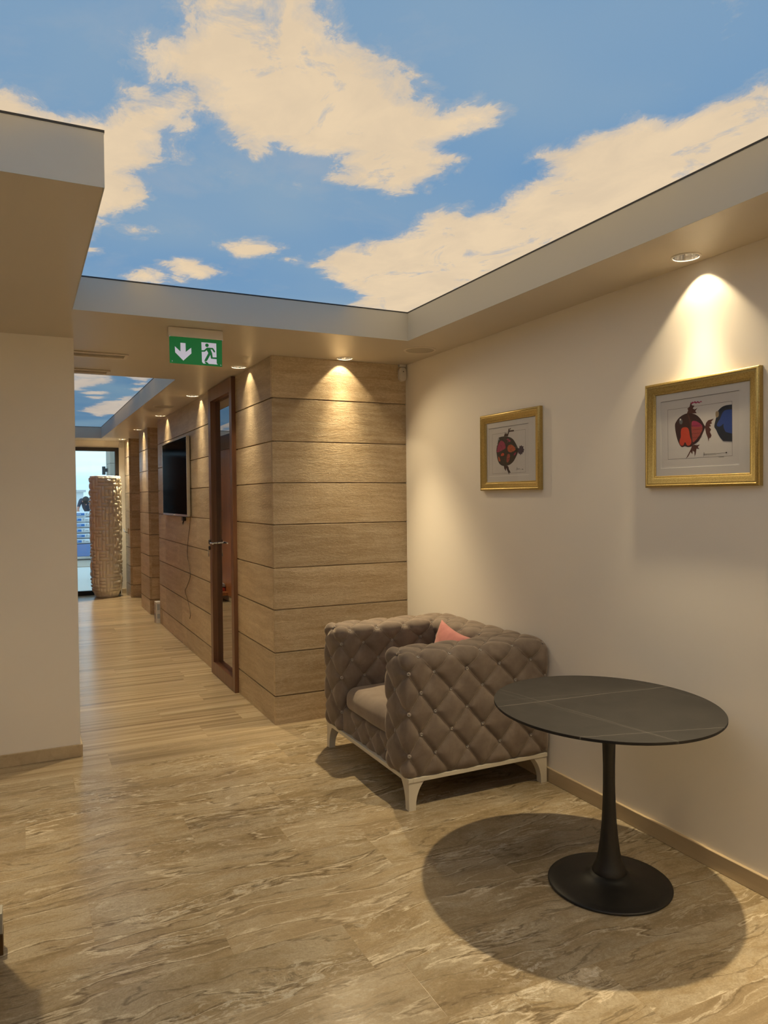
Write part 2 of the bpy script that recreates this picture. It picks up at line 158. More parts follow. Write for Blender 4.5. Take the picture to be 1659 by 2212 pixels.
def travertine_floor():
    a = N('travertine_floor_tiles'); p = a.pos(); t = a.attr('tile'); uv = a.t.nodes.new('ShaderNodeUVMap').outputs[0]
    off = a.t.nodes.new('ShaderNodeCombineXYZ'); a.set(off.inputs[0], a.math('MULTIPLY', t, 61.0)); a.set(off.inputs[1], a.math('MULTIPLY', t, 29.0)); a.set(off.inputs[2], a.math('MULTIPLY', t, 17.0))
    q = a.vec('ADD', p, off.outputs[0])
    warp = a.noise(a.mapping(q, (1, 1.6, 1)), 1.7, 3, .5)
    warp2 = a.noise(a.mapping(q, (1, 2, 1)), 6.5, 3, .5)
    wv = a.vec('MULTIPLY', a.vec('SUBTRACT', warp.outputs['Color'], (.5,.5,.5)), (0, .20, 0))
    wv2 = a.vec('MULTIPLY', a.vec('SUBTRACT', warp2.outputs['Color'], (.5,.5,.5)), (0, .022, 0))
    warp3 = a.noise(q, 34, 4, .65)
    wv3 = a.vec('MULTIPLY', a.vec('SUBTRACT', warp3.outputs['Color'], (.5,.5,.5)), (.009, .006, 0))
    q2 = a.vec('ADD', a.vec('ADD', a.vec('ADD', q, wv), wv2), wv3)
    v1 = a.noise(a.mapping(q2, (.9, 4.2, 1)), 1.4, 6, .62).outputs['Fac']
    v2 = a.noise(a.mapping(q2, (1.6, 20, 1)), 1.7, 6, .68).outputs['Fac']
    cl = a.noise(a.mapping(q2, (1, 1.8, 1)), 3.4, 7, .68).outputs['Fac']
    c = a.ramp(v1, [(.28, (.30,.220,.120)), (.42, (.37,.280,.158)), (.52, (.43,.33,.193)), (.62, (.475,.37,.222)), (.75, (.52,.42,.27))])
    c = a.mix(a.math('MULTIPLY', a.ramp(cl, [(.46, 0.), (.60, 1.)]), .65), c, (.55,.475,.345))
    c = a.mix(a.math('MULTIPLY', a.ramp(cl, [(.36, 1.), (.47, 0.)]), .50), c, (.29,.215,.12))
    band = a.ramp(a.noise(a.mapping(q2, (.5, 2.2, 1), (3,1,0)), 1.6, 3).outputs['Fac'], [(.46, 0.), (.60, 1.)])   # where fine banding gathers
    c = a.mix(a.math('MULTIPLY', a.math('MULTIPLY', a.ramp(v2, [(.36, 1.), (.50, 0.)]), band), .48), c, (.20,.145,.078))
    c = a.mix(a.math('MULTIPLY', a.math('MULTIPLY', a.ramp(v2, [(.52, 0.), (.62, 1.)]), band), .5), c, (.58,.475,.315))
    # thin pale and dark veins
    v3 = a.noise(a.mapping(q2, (.50, 3.4, 1)), 1.35, 7, .53).outputs['Fac']
    l1 = a.ramp(v3, [(.492, 0.), (.5, 1.), (.511, 0.)]); l2 = a.ramp(v3, [(.509, 0.), (.516, 1.), (.528, 0.)])
    l3 = a.ramp(v3, [(.588, 0.), (.595, 1.), (.602, 0.)]); l4 = a.ramp(v3, [(.398, 0.), (.405, 1.), (.415, 0.)])
    c = a.mix(a.math('MULTIPLY', l1, .9), c, (.80,.69,.51)); c = a.mix(a.math('MULTIPLY', l3, .8), c, (.76,.65,.48))
    c = a.mix(a.math('MULTIPLY', l2, .85), c, (.13,.09,.048)); c = a.mix(a.math('MULTIPLY', l4, .75), c, (.14,.10,.055))
    # broken pale crystals and dark pits in patches
    z = a.noise(a.mapping(q2, (.9, 3.0, 1)), 1.5, 3, .5).outputs['Fac']
    zone = a.ramp(z, [(.53, 0.), (.66, 1.)])
    cr = a.noise(a.mapping(q2, (1, 2.4, 1)), 20, 6, .72, .6).outputs['Fac']
    c = a.mix(a.math('MULTIPLY', a.math('MULTIPLY', zone, a.ramp(cr, [(.53, 0.), (.58, 1.)])), .85), c, (.76,.69,.55))
    c = a.mix(a.math('MULTIPLY', a.math('MULTIPLY', zone, a.ramp(cr, [(.38, 1.), (.45, 0.)])), .75), c, (.12,.095,.065))
    sp_ = a.noise(a.mapping(q2, (1, 2.0, 1)), 55, 6, .75, .4).outputs['Fac']
    c = a.mix(a.math('MULTIPLY', a.ramp(sp_, [(.38, 1.), (.50, 0.)]), .34), c, (.25,.185,.105))
    c = a.mix(a.math('MULTIPLY', a.ramp(sp_, [(.56, 0.), (.66, 1.)]), .34), c, (.70,.61,.46))
    gr = a.noise(q2, 150, 3, .7).outputs['Fac']
    c = a.mix(a.math('MULTIPLY', a.ramp(gr, [(.35, 1.), (.62, 0.)]), .30), c, (.22,.16,.09))
    # straight grained tiles, cut across the bedding, laid along the corridor
    st = a.noise(a.mapping(a.vec('ADD', q, a.vec('MULTIPLY', a.vec('SUBTRACT', warp2.outputs['Color'], (.5,.5,.5)), (0, .012, 0))), (.35, 15, 1)), 1.3, 6, .6).outputs['Fac']
    cs_ = a.ramp(st, [(.30, (.26,.19,.115)), (.45, (.42,.325,.205)), (.55, (.51,.405,.265)), (.70, (.60,.50,.35))])
    cs_ = a.mix(a.math('MULTIPLY', a.ramp(gr, [(.35, 1.), (.62, 0.)]), .18), cs_, (.25,.18,.10))
    c = a.mix(a.attr('cut'), c, cs_)
    fr = a.math('FRACT', a.math('MULTIPLY', t, 9.77))
    tone = a.math('ADD', .72, a.math('MULTIPLY', fr, .20))
    tv = a.t.nodes.new('ShaderNodeCombineXYZ')
    for k in range(3): a.set(tv.inputs[k], tone)
    c = a.mix(1.0, c, tv.outputs[0], 'MULTIPLY')
    # joints: distance to tile edge comes from the tile's own coordinates in metres
    sp = a.t.nodes.new('ShaderNodeSeparateXYZ'); a.set(sp.inputs[0], uv)
    sz = a.t.nodes.new('ShaderNodeSeparateXYZ'); a.set(sz.inputs[0], a.attr('tsize', 'Vector'))
    ex = a.math('MINIMUM', sp.outputs[0], a.math('SUBTRACT', sz.outputs[0], sp.outputs[0]))
    ey = a.math('MINIMUM', sp.outputs[1], a.math('SUBTRACT', sz.outputs[1], sp.outputs[1]))
    e = a.math('MINIMUM', ex, ey)
    jl = a.ramp(a.math('MULTIPLY', e, 200), [(.10, 1.), (.34, 0.)])
    c = a.mix(a.math('MULTIPLY', jl, .45), c, (.34,.255,.15))
    h = a.math('SUBTRACT', a.math('MULTIPLY', a.noise(a.mapping(q2, (.35, 9, 1)), 5, 4, .6).outputs['Fac'], .6), a.math('MULTIPLY', jl, .4))
    nrm = a.bump(h, .16, .004)
    rg = a.math('ADD', .17, a.math('MULTIPLY', a.noise(q2, 9, 4).outputs['Fac'], .12))
    a.bsdf(c, rg, 0, nrm, IOR=1.5); M['floor_stone'] = a.m

def sky_print(name, strength, white, blue1, blue2, wscale):
    a = N(name); p = a.pos(); d = a.attr('cloud')
    n1 = a.noise(a.mapping(p, wscale), 2.2, 9, .68, .35).outputs['Fac']
    n2 = a.noise(a.mapping(p, wscale), 7.0, 8, .7, .5).outputs['Fac']
    n3 = a.noise(a.mapping(p, wscale, (5,3,0)), 1.1, 7, .6, .4).outputs['Fac']
    e = a.math('ADD', d, a.math('ADD', a.math('MULTIPLY', a.math('SUBTRACT', n1, .5), .27), a.math('MULTIPLY', a.math('SUBTRACT', n2, .5), .26)))
    m = a.ramp(a.math('ADD', a.math('MULTIPLY', e, 6), .5), [(.12, 0.), (.36, .18), (.54, .75), (.9, 1.)])
    # thin veils and holes
    hole = a.ramp(a.noise(a.mapping(p, wscale, (1,7,0)), 3.3, 8, .68, .6).outputs['Fac'], [(.56, 0.), (.72, 1.)])
    m = a.math('MULTIPLY', m, a.math('SUBTRACT', 1.0, a.math('MULTIPLY', hole, .8)))
    veil = a.math('MULTIPLY', a.ramp(n3, [(.52, 0.), (.8, 1.)]), .22)
    m = a.math('MAXIMUM', m, veil)
    bl = a.mix(a.ramp(a.noise(p, .7, 2).outputs['Fac'], [(.35, 0.), (.65, 1.)]), blue1, blue2)
    shade = a.ramp(a.noise(a.mapping(p, wscale, (2,0,4)), 3.4, 7, .6, .4).outputs['Fac'], [(.40, 0.), (.62, 1.)])
    cw = a.mix(a.math('MULTIPLY', shade, .45), white, tuple(x*y for x, y in zip(white, (.80,.82,.88))))
    c = a.mix(m, bl, cw)
    em = a.n('ShaderNodeEmission', Strength=strength); a.set(em.inputs[0], c)
    gl = a.n('ShaderNodeBsdfDiffuse'); gl.inputs[0].default_value = (.02,.02,.02,1)
    ad = a.n('ShaderNodeAddShader'); a.t.links.new(em.outputs[0], ad.inputs[0]); a.t.links.new(gl.outputs[0], ad.inputs[1])
    a.t.links.new(ad.outputs[0], a.out.inputs[0]); return a.m

def paint(name, col, rough, bump=.05):
    a = N(name); p = a.pos()
    g = a.noise(p, 1.3, 3).outputs['Fac']
    c = a.mix(a.math('MULTIPLY', g, .12), col, tuple(x*.85 for x in col))
    b = a.noise(p, 260, 2).outputs['Fac']
    a.bsdf(c, rough, 0, a.bump(b, bump, .001)); M[name] = a.m

def wood(name, c1, c2, rough=.35, axis='Z', scale=1.0):
    a = N(name); p = a.objco()
    sc = {'Z': (38, 38, 1.6), 'X': (1.6, 38, 38), 'Y': (38, 1.6, 38)}[axis]
    v = a.noise(a.mapping(p, tuple(x*scale for x in sc)), 1.0, 6, .6, .6).outputs['Fac']
    c = a.ramp(v, [(.3, c1), (.7, c2)])
    a.bsdf(c, rough, 0, a.bump(v, .1, .001)); M[name] = a.m

def velvet(name, c1, c2, c3):
    a = N(name); p = a.objco()
    n = a.noise(p, 9, 5, .6, .4).outputs['Fac']; f = a.noise(p, 420, 2).outputs['Fac']
    c = a.ramp(n, [(.3, c1), (.55, c2), (.75, c3)])
    cr = a.noise(a.mapping(p, (1, 1, 1)), 26, 4, .55, 1.2).outputs['Fac']
    h = a.math('ADD', a.math('MULTIPLY', f, .12), a.math('MULTIPLY', cr, .5))
    a.bsdf(c, .78, 0, a.bump(h, .22, .004), Sheen_Weight=.7, Sheen_Roughness=.35, Sheen_Tint=(.75,.66,.55,1), Specular_IOR_Level=.25)
    M[name] = a.m

travertine_wall(); travertine_floor()
M['sky_main'] = sky_print('printed_sky', SKY_MAIN_E, srgb(232,208,174), srgb(112,152,190), srgb(134,163,188), (1.15, .80, 1))
M['sky_far'] = sky_print('printed_sky_corridor', SKY_FAR_E, srgb(214,200,184), srgb(100,140,174), srgb(122,156,180), (.6, .35, 1))
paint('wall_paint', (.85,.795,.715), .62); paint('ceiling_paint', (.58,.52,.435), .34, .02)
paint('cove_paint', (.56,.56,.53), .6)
wood('door_wood', (.10,.042,.022), (.19,.088,.045), .3)
wood('cabinet_wood', (.24,.085,.03), (.40,.165,.06), .35)
wood('skirting_stone', (.42,.325,.20), (.54,.435,.285), .4, 'Y', .4)
velvet('velvet', (.140,.106,.082), (.190,.148,.117), (.24,.193,.156))
velvet('seat_velvet', (.20,.155,.122), (.24,.19,.15), (.275,.222,.178))
velvet('pink_velvet', (.42,.16,.15), (.52,.21,.19), (.58,.26,.23))
simple('button_cloth', (.27,.215,.165), .6, Sheen_Weight=.5)
simple('piping', (.215,.165,.12), .6)
simple('white_lacquer', (.62,.565,.455), .35)
simple('black_metal', (.006,.0055,.005), .45, 0, .05, 300)
simple('black_plastic', (.012,.012,.013), .4)
simple('dark_frame', (.014,.010,.010), .6)
simple('shadow_gap', (.03,.035,.045), .6)
simple('white_plastic', (.72,.68,.62), .4)
simple('vent_metal', (.72,.65,.55), .35)
simple('grille', (.47,.42,.34), .6, 0, .6, 900)
simple('silver', (.62,.60,.57), .25, 1)
simple('chrome', (.8,.8,.8), .12, 1)
simple('brass_gap', (.1,.08,.05), .5)
simple('paper', (.62,.60,.575), .8); simple('print_paper', (.60,.575,.555), .8); simple('bevel_white', (.85,.83,.78), .6)
simple('ink', (.028,.018,.016), .7); simple('ink_line', (.16,.14,.13), .8)
simple('maroon', (.032,.007,.008), .7); simple('brown_fin', (.085,.024,.018), .7)
simple('art_red', (.50,.045,.018), .7); simple('art_pink', (.33,.022,.085), .7); simple('art_coral', (.32,.055,.045), .7)
simple('art_blue', (.016,.055,.26), .7); simple('art_navy', (.010,.015,.03), .7); simple('art_orange', (.45,.09,.03), .7)
simple('art_grey', (.12,.13,.14), .6); simple('art_gold', (.30,.22,.13), .6); simple('art_purple', (.05,.022,.045), .7)
def gold():
    a = N('gold_leaf'); p = a.objco()
    v = a.noise(a.mapping(p, (60, 12, 12)), 14, 4, .6).outputs['Fac']; v2 = a.noise(p, 160, 3).outputs['Fac']
    c = a.ramp(v, [(.3, (.34,.24,.075)), (.7, (.58,.44,.17))])
    a.bsdf(c, a.math('ADD', .30, a.math('MULTIPLY', v2, .2)), .75, a.bump(v2, .25, .001)); M['gold'] = a.m
gold()
def table_top():
    a = N('sintered_stone'); p = a.objco()
    def line(nx, ny, off, w, seed):
        wv = a.noise(a.mapping(p, (1,1,1), (seed, 0, 0)), 5, 4, .6).outputs['Fac']
        sp = a.t.nodes.new('ShaderNodeSeparateXYZ'); a.set(sp.inputs[0], p)
        d = a.math('ADD', a.math('ADD', a.math('MULTIPLY', sp.outputs[0], nx), a.math('MULTIPLY', sp.outputs[1], ny)), a.math('ADD', -off, a.math('MULTIPLY', a.math('SUBTRACT', wv, .5), .03)))
        return a.ramp(a.math('MULTIPLY', a.math('ABSOLUTE', d), 1/w), [(0, 1.), (1, 0.)])
    g = a.noise(p, 7, 6, .65, .5).outputs['Fac']
    c = a.ramp(g, [(.3, (.010,.0088,.0082)), (.7, (.018,.0158,.0145))])
    for nx, ny, off, w, seed, s in TOP_VEINS:
        c = a.mix(a.math('MULTIPLY', line(nx, ny, off, w, seed), s), c, (.15,.14,.125))
    a.bsdf(c, .62, 0, a.bump(a.noise(p, 300, 2).outputs['Fac'], .05, .001), Specular_IOR_Level=.3); M['table_top'] = a.m
TOP_VEINS = []
def glass(name, tint=(1,1,1), rough=.0, fac=None, ior=1.45):
    a = N(name)
    tr = a.n('ShaderNodeBsdfTransparent'); tr.inputs[0].default_value = (*tint, 1)
    gl = a.n('ShaderNodeBsdfGlossy'); gl.inputs['Roughness'].default_value = rough
    fr = a.n('ShaderNodeFresnel'); bk = a.t.nodes.new('ShaderNodeNewGeometry').outputs['Backfacing']   # thin pane: the same reflection from both faces
    a.set(fr.inputs[0], a.math('ADD', ior, a.math('MULTIPLY', bk, 1/ior-ior)))
    mx = a.n('ShaderNodeMixShader'); a.set(mx.inputs[0], a.math('ADD', fr.outputs[0], fac or 0.0, clamp=True)); a.t.links.new(tr.outputs[0], mx.inputs[1]); a.t.links.new(gl.outputs[0], mx.inputs[2])
    a.t.links.new(mx.outputs[0], a.out.inputs[0]); M[name] = a.m
glass('pane', (.93,.95,.95)); glass('picture_glass', (1,1,1), .02, ior=1.25)
glass('door_pane', (.30,.30,.31), 0, fac=.30, ior=2.1)
def emit(name, col, s):
    a = N(name); e = a.n('ShaderNodeEmission', Strength=s); e.inputs[0].default_value = (*col, 1)
    a.t.links.new(e.outputs[0], a.out.inputs[0]); M[name] = a.m
emit('lamp_lens', (1, .88, .70), 9.0)
def lit(name, col, s, rough=.35):
    a = N(name); a.bsdf(col, rough, Emission_Color=(*col, 1), Emission_Strength=s); M[name] = a.m
lit('sign_green', (.0, .115, .018), .55); lit('sign_white', (.62, .60, .72), .45)
a = N('tv_screen'); d_ = a.n('ShaderNodeBsdfDiffuse'); d_.inputs[0].default_value = (.003,.003,.0035,1); g_ = a.n('ShaderNodeBsdfGlossy'); g_.inputs['Roughness'].default_value = .12
mx_ = a.n('ShaderNodeMixShader'); mx_.inputs[0].default_value = .035; a.t.links.new(d_.outputs[0], mx_.inputs[1]); a.t.links.new(g_.outputs[0], mx_.inputs[2]); a.t.links.new(mx_.outputs[0], a.out.inputs[0]); M['tv_screen'] = a.m
a = N('vase_metal'); p = a.objco(); f = a.noise(p, 60, 3).outputs['Fac']
a.bsdf((.74,.71,.62), .28, .25, a.bump(f, .12, .003)); M['vase'] = a.m
simple('bag_white', (.72,.76,.80), .5, 0, .3, 30); simple('bag_blue', (.03,.17,.50), .5); simple('bag_grey', (.35,.37,.40), .6)
simple('pallet_wrap', (.16,.25,.52), .3, 0, .6, 12); simple('paving', (.62,.60,.56), .7); simple('kerb', (.45,.38,.30), .8)
simple('render_white', (.75,.78,.80), .8); simple('skin', (.50,.24,.17), .6); simple('navy_cloth', (.045,.055,.085), .8); simple('hair', (.03,.025,.025), .7)
simple('trim_white', (.6,.6,.6), .7); simple('outdoor_lamp', (.07,.07,.08), .5)
simple('carton', (.60,.58,.55), .7); simple('cable_grey', (.14,.11,.08), .6); simple('red_cloth', (.36,.035,.015), .7); simple('grey_cloth', (.30,.29,.31), .7)
simple('reddish', (.3,.05,.03), .5)
# ------------------------------------------------------------------ geometry helpers
def wloc(o):
    v = Vector((0,0,0))
    while o is not None: v += o.location; o = o.parent
    return v
def finish(name, bm, mat, parent=None, loc=None, smooth=False, kind=None):
    """link the bmesh (in world coordinates) as one object; origin at loc or the parent's place"""
    me = bpy.data.meshes.new(name)
    base = wloc(parent) if parent is not None else Vector((0,0,0))
    o = bpy.data.objects.new(name, me); COL.objects.link(o); o.parent = parent
    org = Vector(loc) if loc is not None else base
    o.location = org-base
    bmesh.ops.translate(bm, verts=bm.verts, vec=-org)
    bm.normal_update(); bm.to_mesh(me); bm.free()
    for m in (mat if isinstance(mat, (list, tuple)) else [mat]): me.materials.append(M[m])
    if smooth:
        me.polygons.foreach_set('use_smooth', [True]*len(me.polygons))
        if smooth != 'all': me.set_sharp_from_angle(angle=math.radians(38))
    if kind: o['kind'] = kind
    return o
def thing(name, label, cat, loc=(0,0,0), group=None):
    o = bpy.data.objects.new(name, None); COL.objects.link(o); o.location = loc; o.empty_display_size = .1
    return tag(o, label, cat, group)
def tag(o, label, cat, group=None):
    o['label'] = label; o['category'] = cat
    if group: o['group'] = group
    return o
def dup(root, loc, label):
    r = root.copy(); COL.objects.link(r); r.location = loc; r['label'] = label
    for ch in list(root.children):
        c = ch.copy(); COL.objects.link(c); c.parent = r
        for g in list(ch.children):
            d = g.copy(); COL.objects.link(d); d.parent = c
    return r
def box(bm, x0, x1, y0, y1, z0, z1, bev=0, mi=0):
    vs = [bm.verts.new(c) for c in ((x0,y0,z0),(x1,y0,z0),(x1,y1,z0),(x0,y1,z0),(x0,y0,z1),(x1,y0,z1),(x1,y1,z1),(x0,y1,z1))]
    fs = [bm.faces.new([vs[i] for i in f]) for f in ((0,3,2,1),(4,5,6,7),(0,1,5,4),(1,2,6,5),(2,3,7,6),(3,0,4,7))]
    for f in fs: f.material_index = mi
    if bev:
        es = list({e for f in fs for e in f.edges})
        bmesh.ops.bevel(bm, geom=es, offset=bev, segments=2, affect='EDGES', profile=.5)
def B(): return bmesh.new()
def boxes(name, lst, mat, parent=None, bev=0, **kw):
    bm = B()
    for b in lst: box(bm, *b, bev=bev)
    return finish(name, bm, mat, parent, **kw)
def lathe(bm, prof, seg=48, c=(0,0,0), close=False):
    rings = []
    for r, z in prof:
        if r < 1e-6: rings.append([bm.verts.new((c[0], c[1], c[2]+z))])
        else: rings.append([bm.verts.new((c[0]+r*math.cos(2*math.pi*k/seg), c[1]+r*math.sin(2*math.pi*k/seg), c[2]+z)) for k in range(seg)])
    for a, b in zip(rings, rings[1:]):
        for k in range(seg):
            k2 = (k+1) % seg
            if len(a) == 1 and len(b) == 1: continue
            if len(a) == 1: f = (a[0], b[k], b[k2])
            elif len(b) == 1: f = (a[k], a[k2], b[0])
            else: f = (a[k], a[k2], b[k2], b[k])
            try: bm.faces.new(f)
            except ValueError: pass
def tube(bm, pts, r, seg=8, caps=True):
    pts = [Vector(p) for p in pts]; rings = []; up = Vector((0.13,.21,.97)).normalized()
    for i, p in enumerate(pts):
        d = (pts[min(i+1, len(pts)-1)]-pts[max(i-1, 0)]).normalized()
        a = d.cross(up)
        if a.length < 1e-3: a = d.cross(Vector((1,0,0)))
        a.normalize(); b = d.cross(a); rr = r[i] if isinstance(r, (list, tuple)) else r
        rings.append([bm.verts.new(p+rr*(math.cos(2*math.pi*k/seg)*a+math.sin(2*math.pi*k/seg)*b)) for k in range(seg)])
    for A, C in zip(rings, rings[1:]):
        for k in range(seg): bm.faces.new((A[k], A[(k+1) % seg], C[(k+1) % seg], C[k]))
    if caps:
        bm.faces.new(rings[0]); bm.faces.new(rings[-1][::-1])
def prism(bm, pts, to3, d0, d1):
    """polygon (2-D) extruded between depths d0 and d1; to3(a, b, depth) gives the world point"""
    lo = [bm.verts.new(to3(a, b, d0)) for a, b in pts]; hi = [bm.verts.new(to3(a, b, d1)) for a, b in pts]
    n = len(pts)
    for k in range(n): bm.faces.new((lo[k], lo[(k+1) % n], hi[(k+1) % n], hi[k]))
    from mathutils.geometry import tessellate_polygon
    tr = tessellate_polygon([[Vector((a, b, 0)) for a, b in pts]])
    for t in tr:
        for L in (lo, hi):
            try: bm.faces.new([L[i] for i in t])
            except ValueError: pass
    bmesh.ops.recalc_face_normals(bm, faces=bm.faces)
def set_attr(me, name, vals, typ='FLOAT', domain='FACE'):
    at = me.attributes.new(name, typ, domain)
    at.data.foreach_set('value' if typ == 'FLOAT' else 'vector', np.asarray(vals, dtype=np.float32).ravel())

# ------------------------------------------------------------------ floor: travertine planks, courses run along X
def build_floor():
    rng = random.Random(3)
    rows = {0: .65, 1: .211, 2: 1.112, 3: .709, 4: 1.222, 5: .345, 6: .24, 7: .463, 8: 1.112, 9: .2}
    verts, faces, uvs, tv, ts, cut = [], [], [], [], [], []
    x_lo, x_hi, L = -3.3, 2.8, 1.235
    y = 2.593-.307*19; k = -19
    while y < 13.72:
        ox = rows[k] if k in rows else rng.uniform(0, L)
        x = ox-math.ceil((ox-x_lo)/L)*L
        while x < x_hi:
            a, b = max(x, x_lo), min(x+L, x_hi); y0, y1 = y, y+.307
            n = len(verts); verts += [(a,y0,0),(b,y0,0),(b,y1,0),(a,y1,0)]; faces.append((n,n+1,n+2,n+3))
            uvs += [(a-x,0),(b-x,0),(b-x,.307),(a-x,.307)]; tv.append(rng.random()); ts.append((L,.307,0)); cut.append(1.0 if y0 > 4.9 else (.8 if y0 > 4.6 and a < 1.2 else rng.choice((0, 0, .25))))
            x += L
        y += .307; k += 1
    me = bpy.data.meshes.new('floor'); me.from_pydata(verts, [], faces)
    ul = me.uv_layers.new(name='UVMap')
    ul.data.foreach_set('uv', np.array(uvs, dtype=np.float32).ravel())
    set_attr(me, 'tile', tv); set_attr(me, 'cut', cut); set_attr(me, 'tsize', ts, 'FLOAT_VECTOR')
    me.materials.append(M['floor_stone'])
    o = bpy.data.objects.new('floor', me); COL.objects.link(o); o['kind'] = 'structure'
build_floor()

# ------------------------------------------------------------------ ceilings
LAMPS = [(2.570, 2.313), (2.131, 5.020), (1.518, 5.662), (1.518, 7.400), (1.518, 9.300), (1.518, 11.246), (1.518, 13.100)]
HIDDEN = [(2.570, .42), (2.570, -1.45), (-.34, 3.55), (-1.9, -2.55), (.3, -2.55)]  # unseen lamps, added as fill except the one just left of the view
def build_ceiling():
    bm = B(); zt = 2.86
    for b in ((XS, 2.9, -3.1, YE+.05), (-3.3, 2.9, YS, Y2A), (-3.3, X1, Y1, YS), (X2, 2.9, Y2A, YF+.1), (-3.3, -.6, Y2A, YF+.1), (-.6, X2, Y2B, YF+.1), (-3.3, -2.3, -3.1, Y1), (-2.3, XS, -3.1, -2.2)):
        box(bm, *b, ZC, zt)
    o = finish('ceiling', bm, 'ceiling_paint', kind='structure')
    cb = B()
    for x, y in LAMPS+HIDDEN: lathe(cb, [(0,-.05),(.0555,-.05),(.0555,.09),(0,.09)], 40, (x, y, ZC))
    bmesh.ops.recalc_face_normals(cb, faces=cb.faces)
    c = finish('cutter', cb, 'ceiling_paint')
    m = o.modifiers.new('b', 'BOOLEAN'); m.operation = 'DIFFERENCE'; m.object = c; m.solver = 'EXACT'; m.use_self = True
    dg = bpy.context.evaluated_depsgraph_get(); dg.update()
    me = bpy.data.meshes.new_from_object(o.evaluated_get(dg)); o.modifiers.clear(); o.data = me
    bpy.data.objects.remove(c)
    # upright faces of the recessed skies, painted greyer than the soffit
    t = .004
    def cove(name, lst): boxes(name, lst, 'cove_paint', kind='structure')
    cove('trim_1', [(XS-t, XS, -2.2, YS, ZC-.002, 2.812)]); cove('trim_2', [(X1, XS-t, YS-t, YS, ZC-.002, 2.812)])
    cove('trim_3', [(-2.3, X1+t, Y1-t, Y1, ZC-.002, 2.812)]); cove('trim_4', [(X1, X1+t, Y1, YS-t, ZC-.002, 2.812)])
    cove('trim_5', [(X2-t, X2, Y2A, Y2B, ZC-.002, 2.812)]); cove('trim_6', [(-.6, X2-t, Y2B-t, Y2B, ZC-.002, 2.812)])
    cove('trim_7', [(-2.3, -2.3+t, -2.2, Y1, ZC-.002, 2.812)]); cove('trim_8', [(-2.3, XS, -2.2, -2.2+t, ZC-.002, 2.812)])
    g = .006  # dark strips stand in for the shaded gap round the sky panels
    boxes('trim_9', [(XS-g, XS, -2.2, YS, 2.812, 2.8195), (X1, XS-g, YS-g, YS, 2.812, 2.8195), (-2.3, X1+g, Y1-g, Y1, 2.812, 2.8195), (X1, X1+g, Y1, YS-g, 2.812, 2.8195)], 'shadow_gap', kind='structure')
    boxes('trim_10', [(X2-g, X2, Y2A, Y2B, 2.812, 2.8195), (-.6, X2-g, Y2B-g, Y2B, 2.812, 2.8195)], 'shadow_gap', kind='structure')
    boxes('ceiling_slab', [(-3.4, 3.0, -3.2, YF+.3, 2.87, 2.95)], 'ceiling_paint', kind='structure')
build_ceiling()

def build_sky(name, mat, polys, x0, x1, y0, y1, step, soft, skip=None):
    nx, ny = int((x1-x0)/step)+1, int((y1-y0)/step)+1
    X = np.linspace(x0, x1, nx); Y = np.linspace(y0, y1, ny); GX, GY = np.meshgrid(X, Y)
    P = np.stack([GX.ravel(), GY.ravel()], 1)
    best = np.full(len(P), -9.)
    for key, pl in polys.items():
        Q = np.array(pl); n = len(Q); d = np.full(len(P), 9.); ins = np.zeros(len(P), bool)
        for i in range(n):
            a, b = Q[i], Q[(i+1) % n]; ab = b-a
            tt = np.clip(((P-a)@ab)/max(1e-9, ab@ab), 0, 1); d = np.minimum(d, np.hypot(*(P-a-tt[:, None]*ab).T))
            cond = ((a[1] > P[:,1]) != (b[1] > P[:,1])); 
            with np.errstate(divide='ignore', invalid='ignore'):
                xi = (b[0]-a[0])*(P[:,1]-a[1])/(b[1]-a[1])+a[0]
            ins ^= cond & (P[:,0] < xi)
        s = np.where(ins, d, -d)-(.05 if polys is SKY_MAIN and key in 'HIJKLM' else 0)
        best = np.maximum(best, s)
    if polys is SKY_MAIN:   # unseen rest of the print behind the viewer: scattered clouds
        extra = np.array([mnoise.noise(Vector((a*.9+3, b*.9, 2)))*.6 for a, b in P])
        best = np.where(P[:,1] < 1.1, np.maximum(best, extra), best)
    else:
        extra = np.array([mnoise.noise(Vector((a*1.4+3, b*.5, 7)))*.6+.10 for a, b in P]); best = np.where(P[:,0] < .28, np.maximum(best, extra), best)  # clouds added on the unseen left part, so the coves get less blue
    best = np.clip(best, -.4, .4)*soft
    verts = np.concatenate([P, np.full((len(P), 1), ZS)], 1)
    faces = []
    for j in range(ny-1):
        for i in range(nx-1):
            if skip and X[i] < skip[0]-step*1.5 and Y[j] > skip[1]+step*1.5: continue
            a = j*nx+i; faces.append((a, a+nx, a+nx+1, a+1))
    me = bpy.data.meshes.new(name); me.from_pydata(verts.tolist(), [], faces)
    set_attr(me, 'cloud', best, 'FLOAT', 'POINT'); me.materials.append(M[mat])
    o = bpy.data.objects.new(name, me); COL.objects.link(o); o['kind'] = 'structure'
build_sky('ceiling_sky_panel', 'sky_main', SKY_MAIN, -2.3, XS, -2.2, YS, .03, 1.0, (X1, Y1))
build_sky('ceiling_corridor_sky_panel', 'sky_far', SKY_FAR, -.6, X2, Y2A, Y2B, .05, .8)

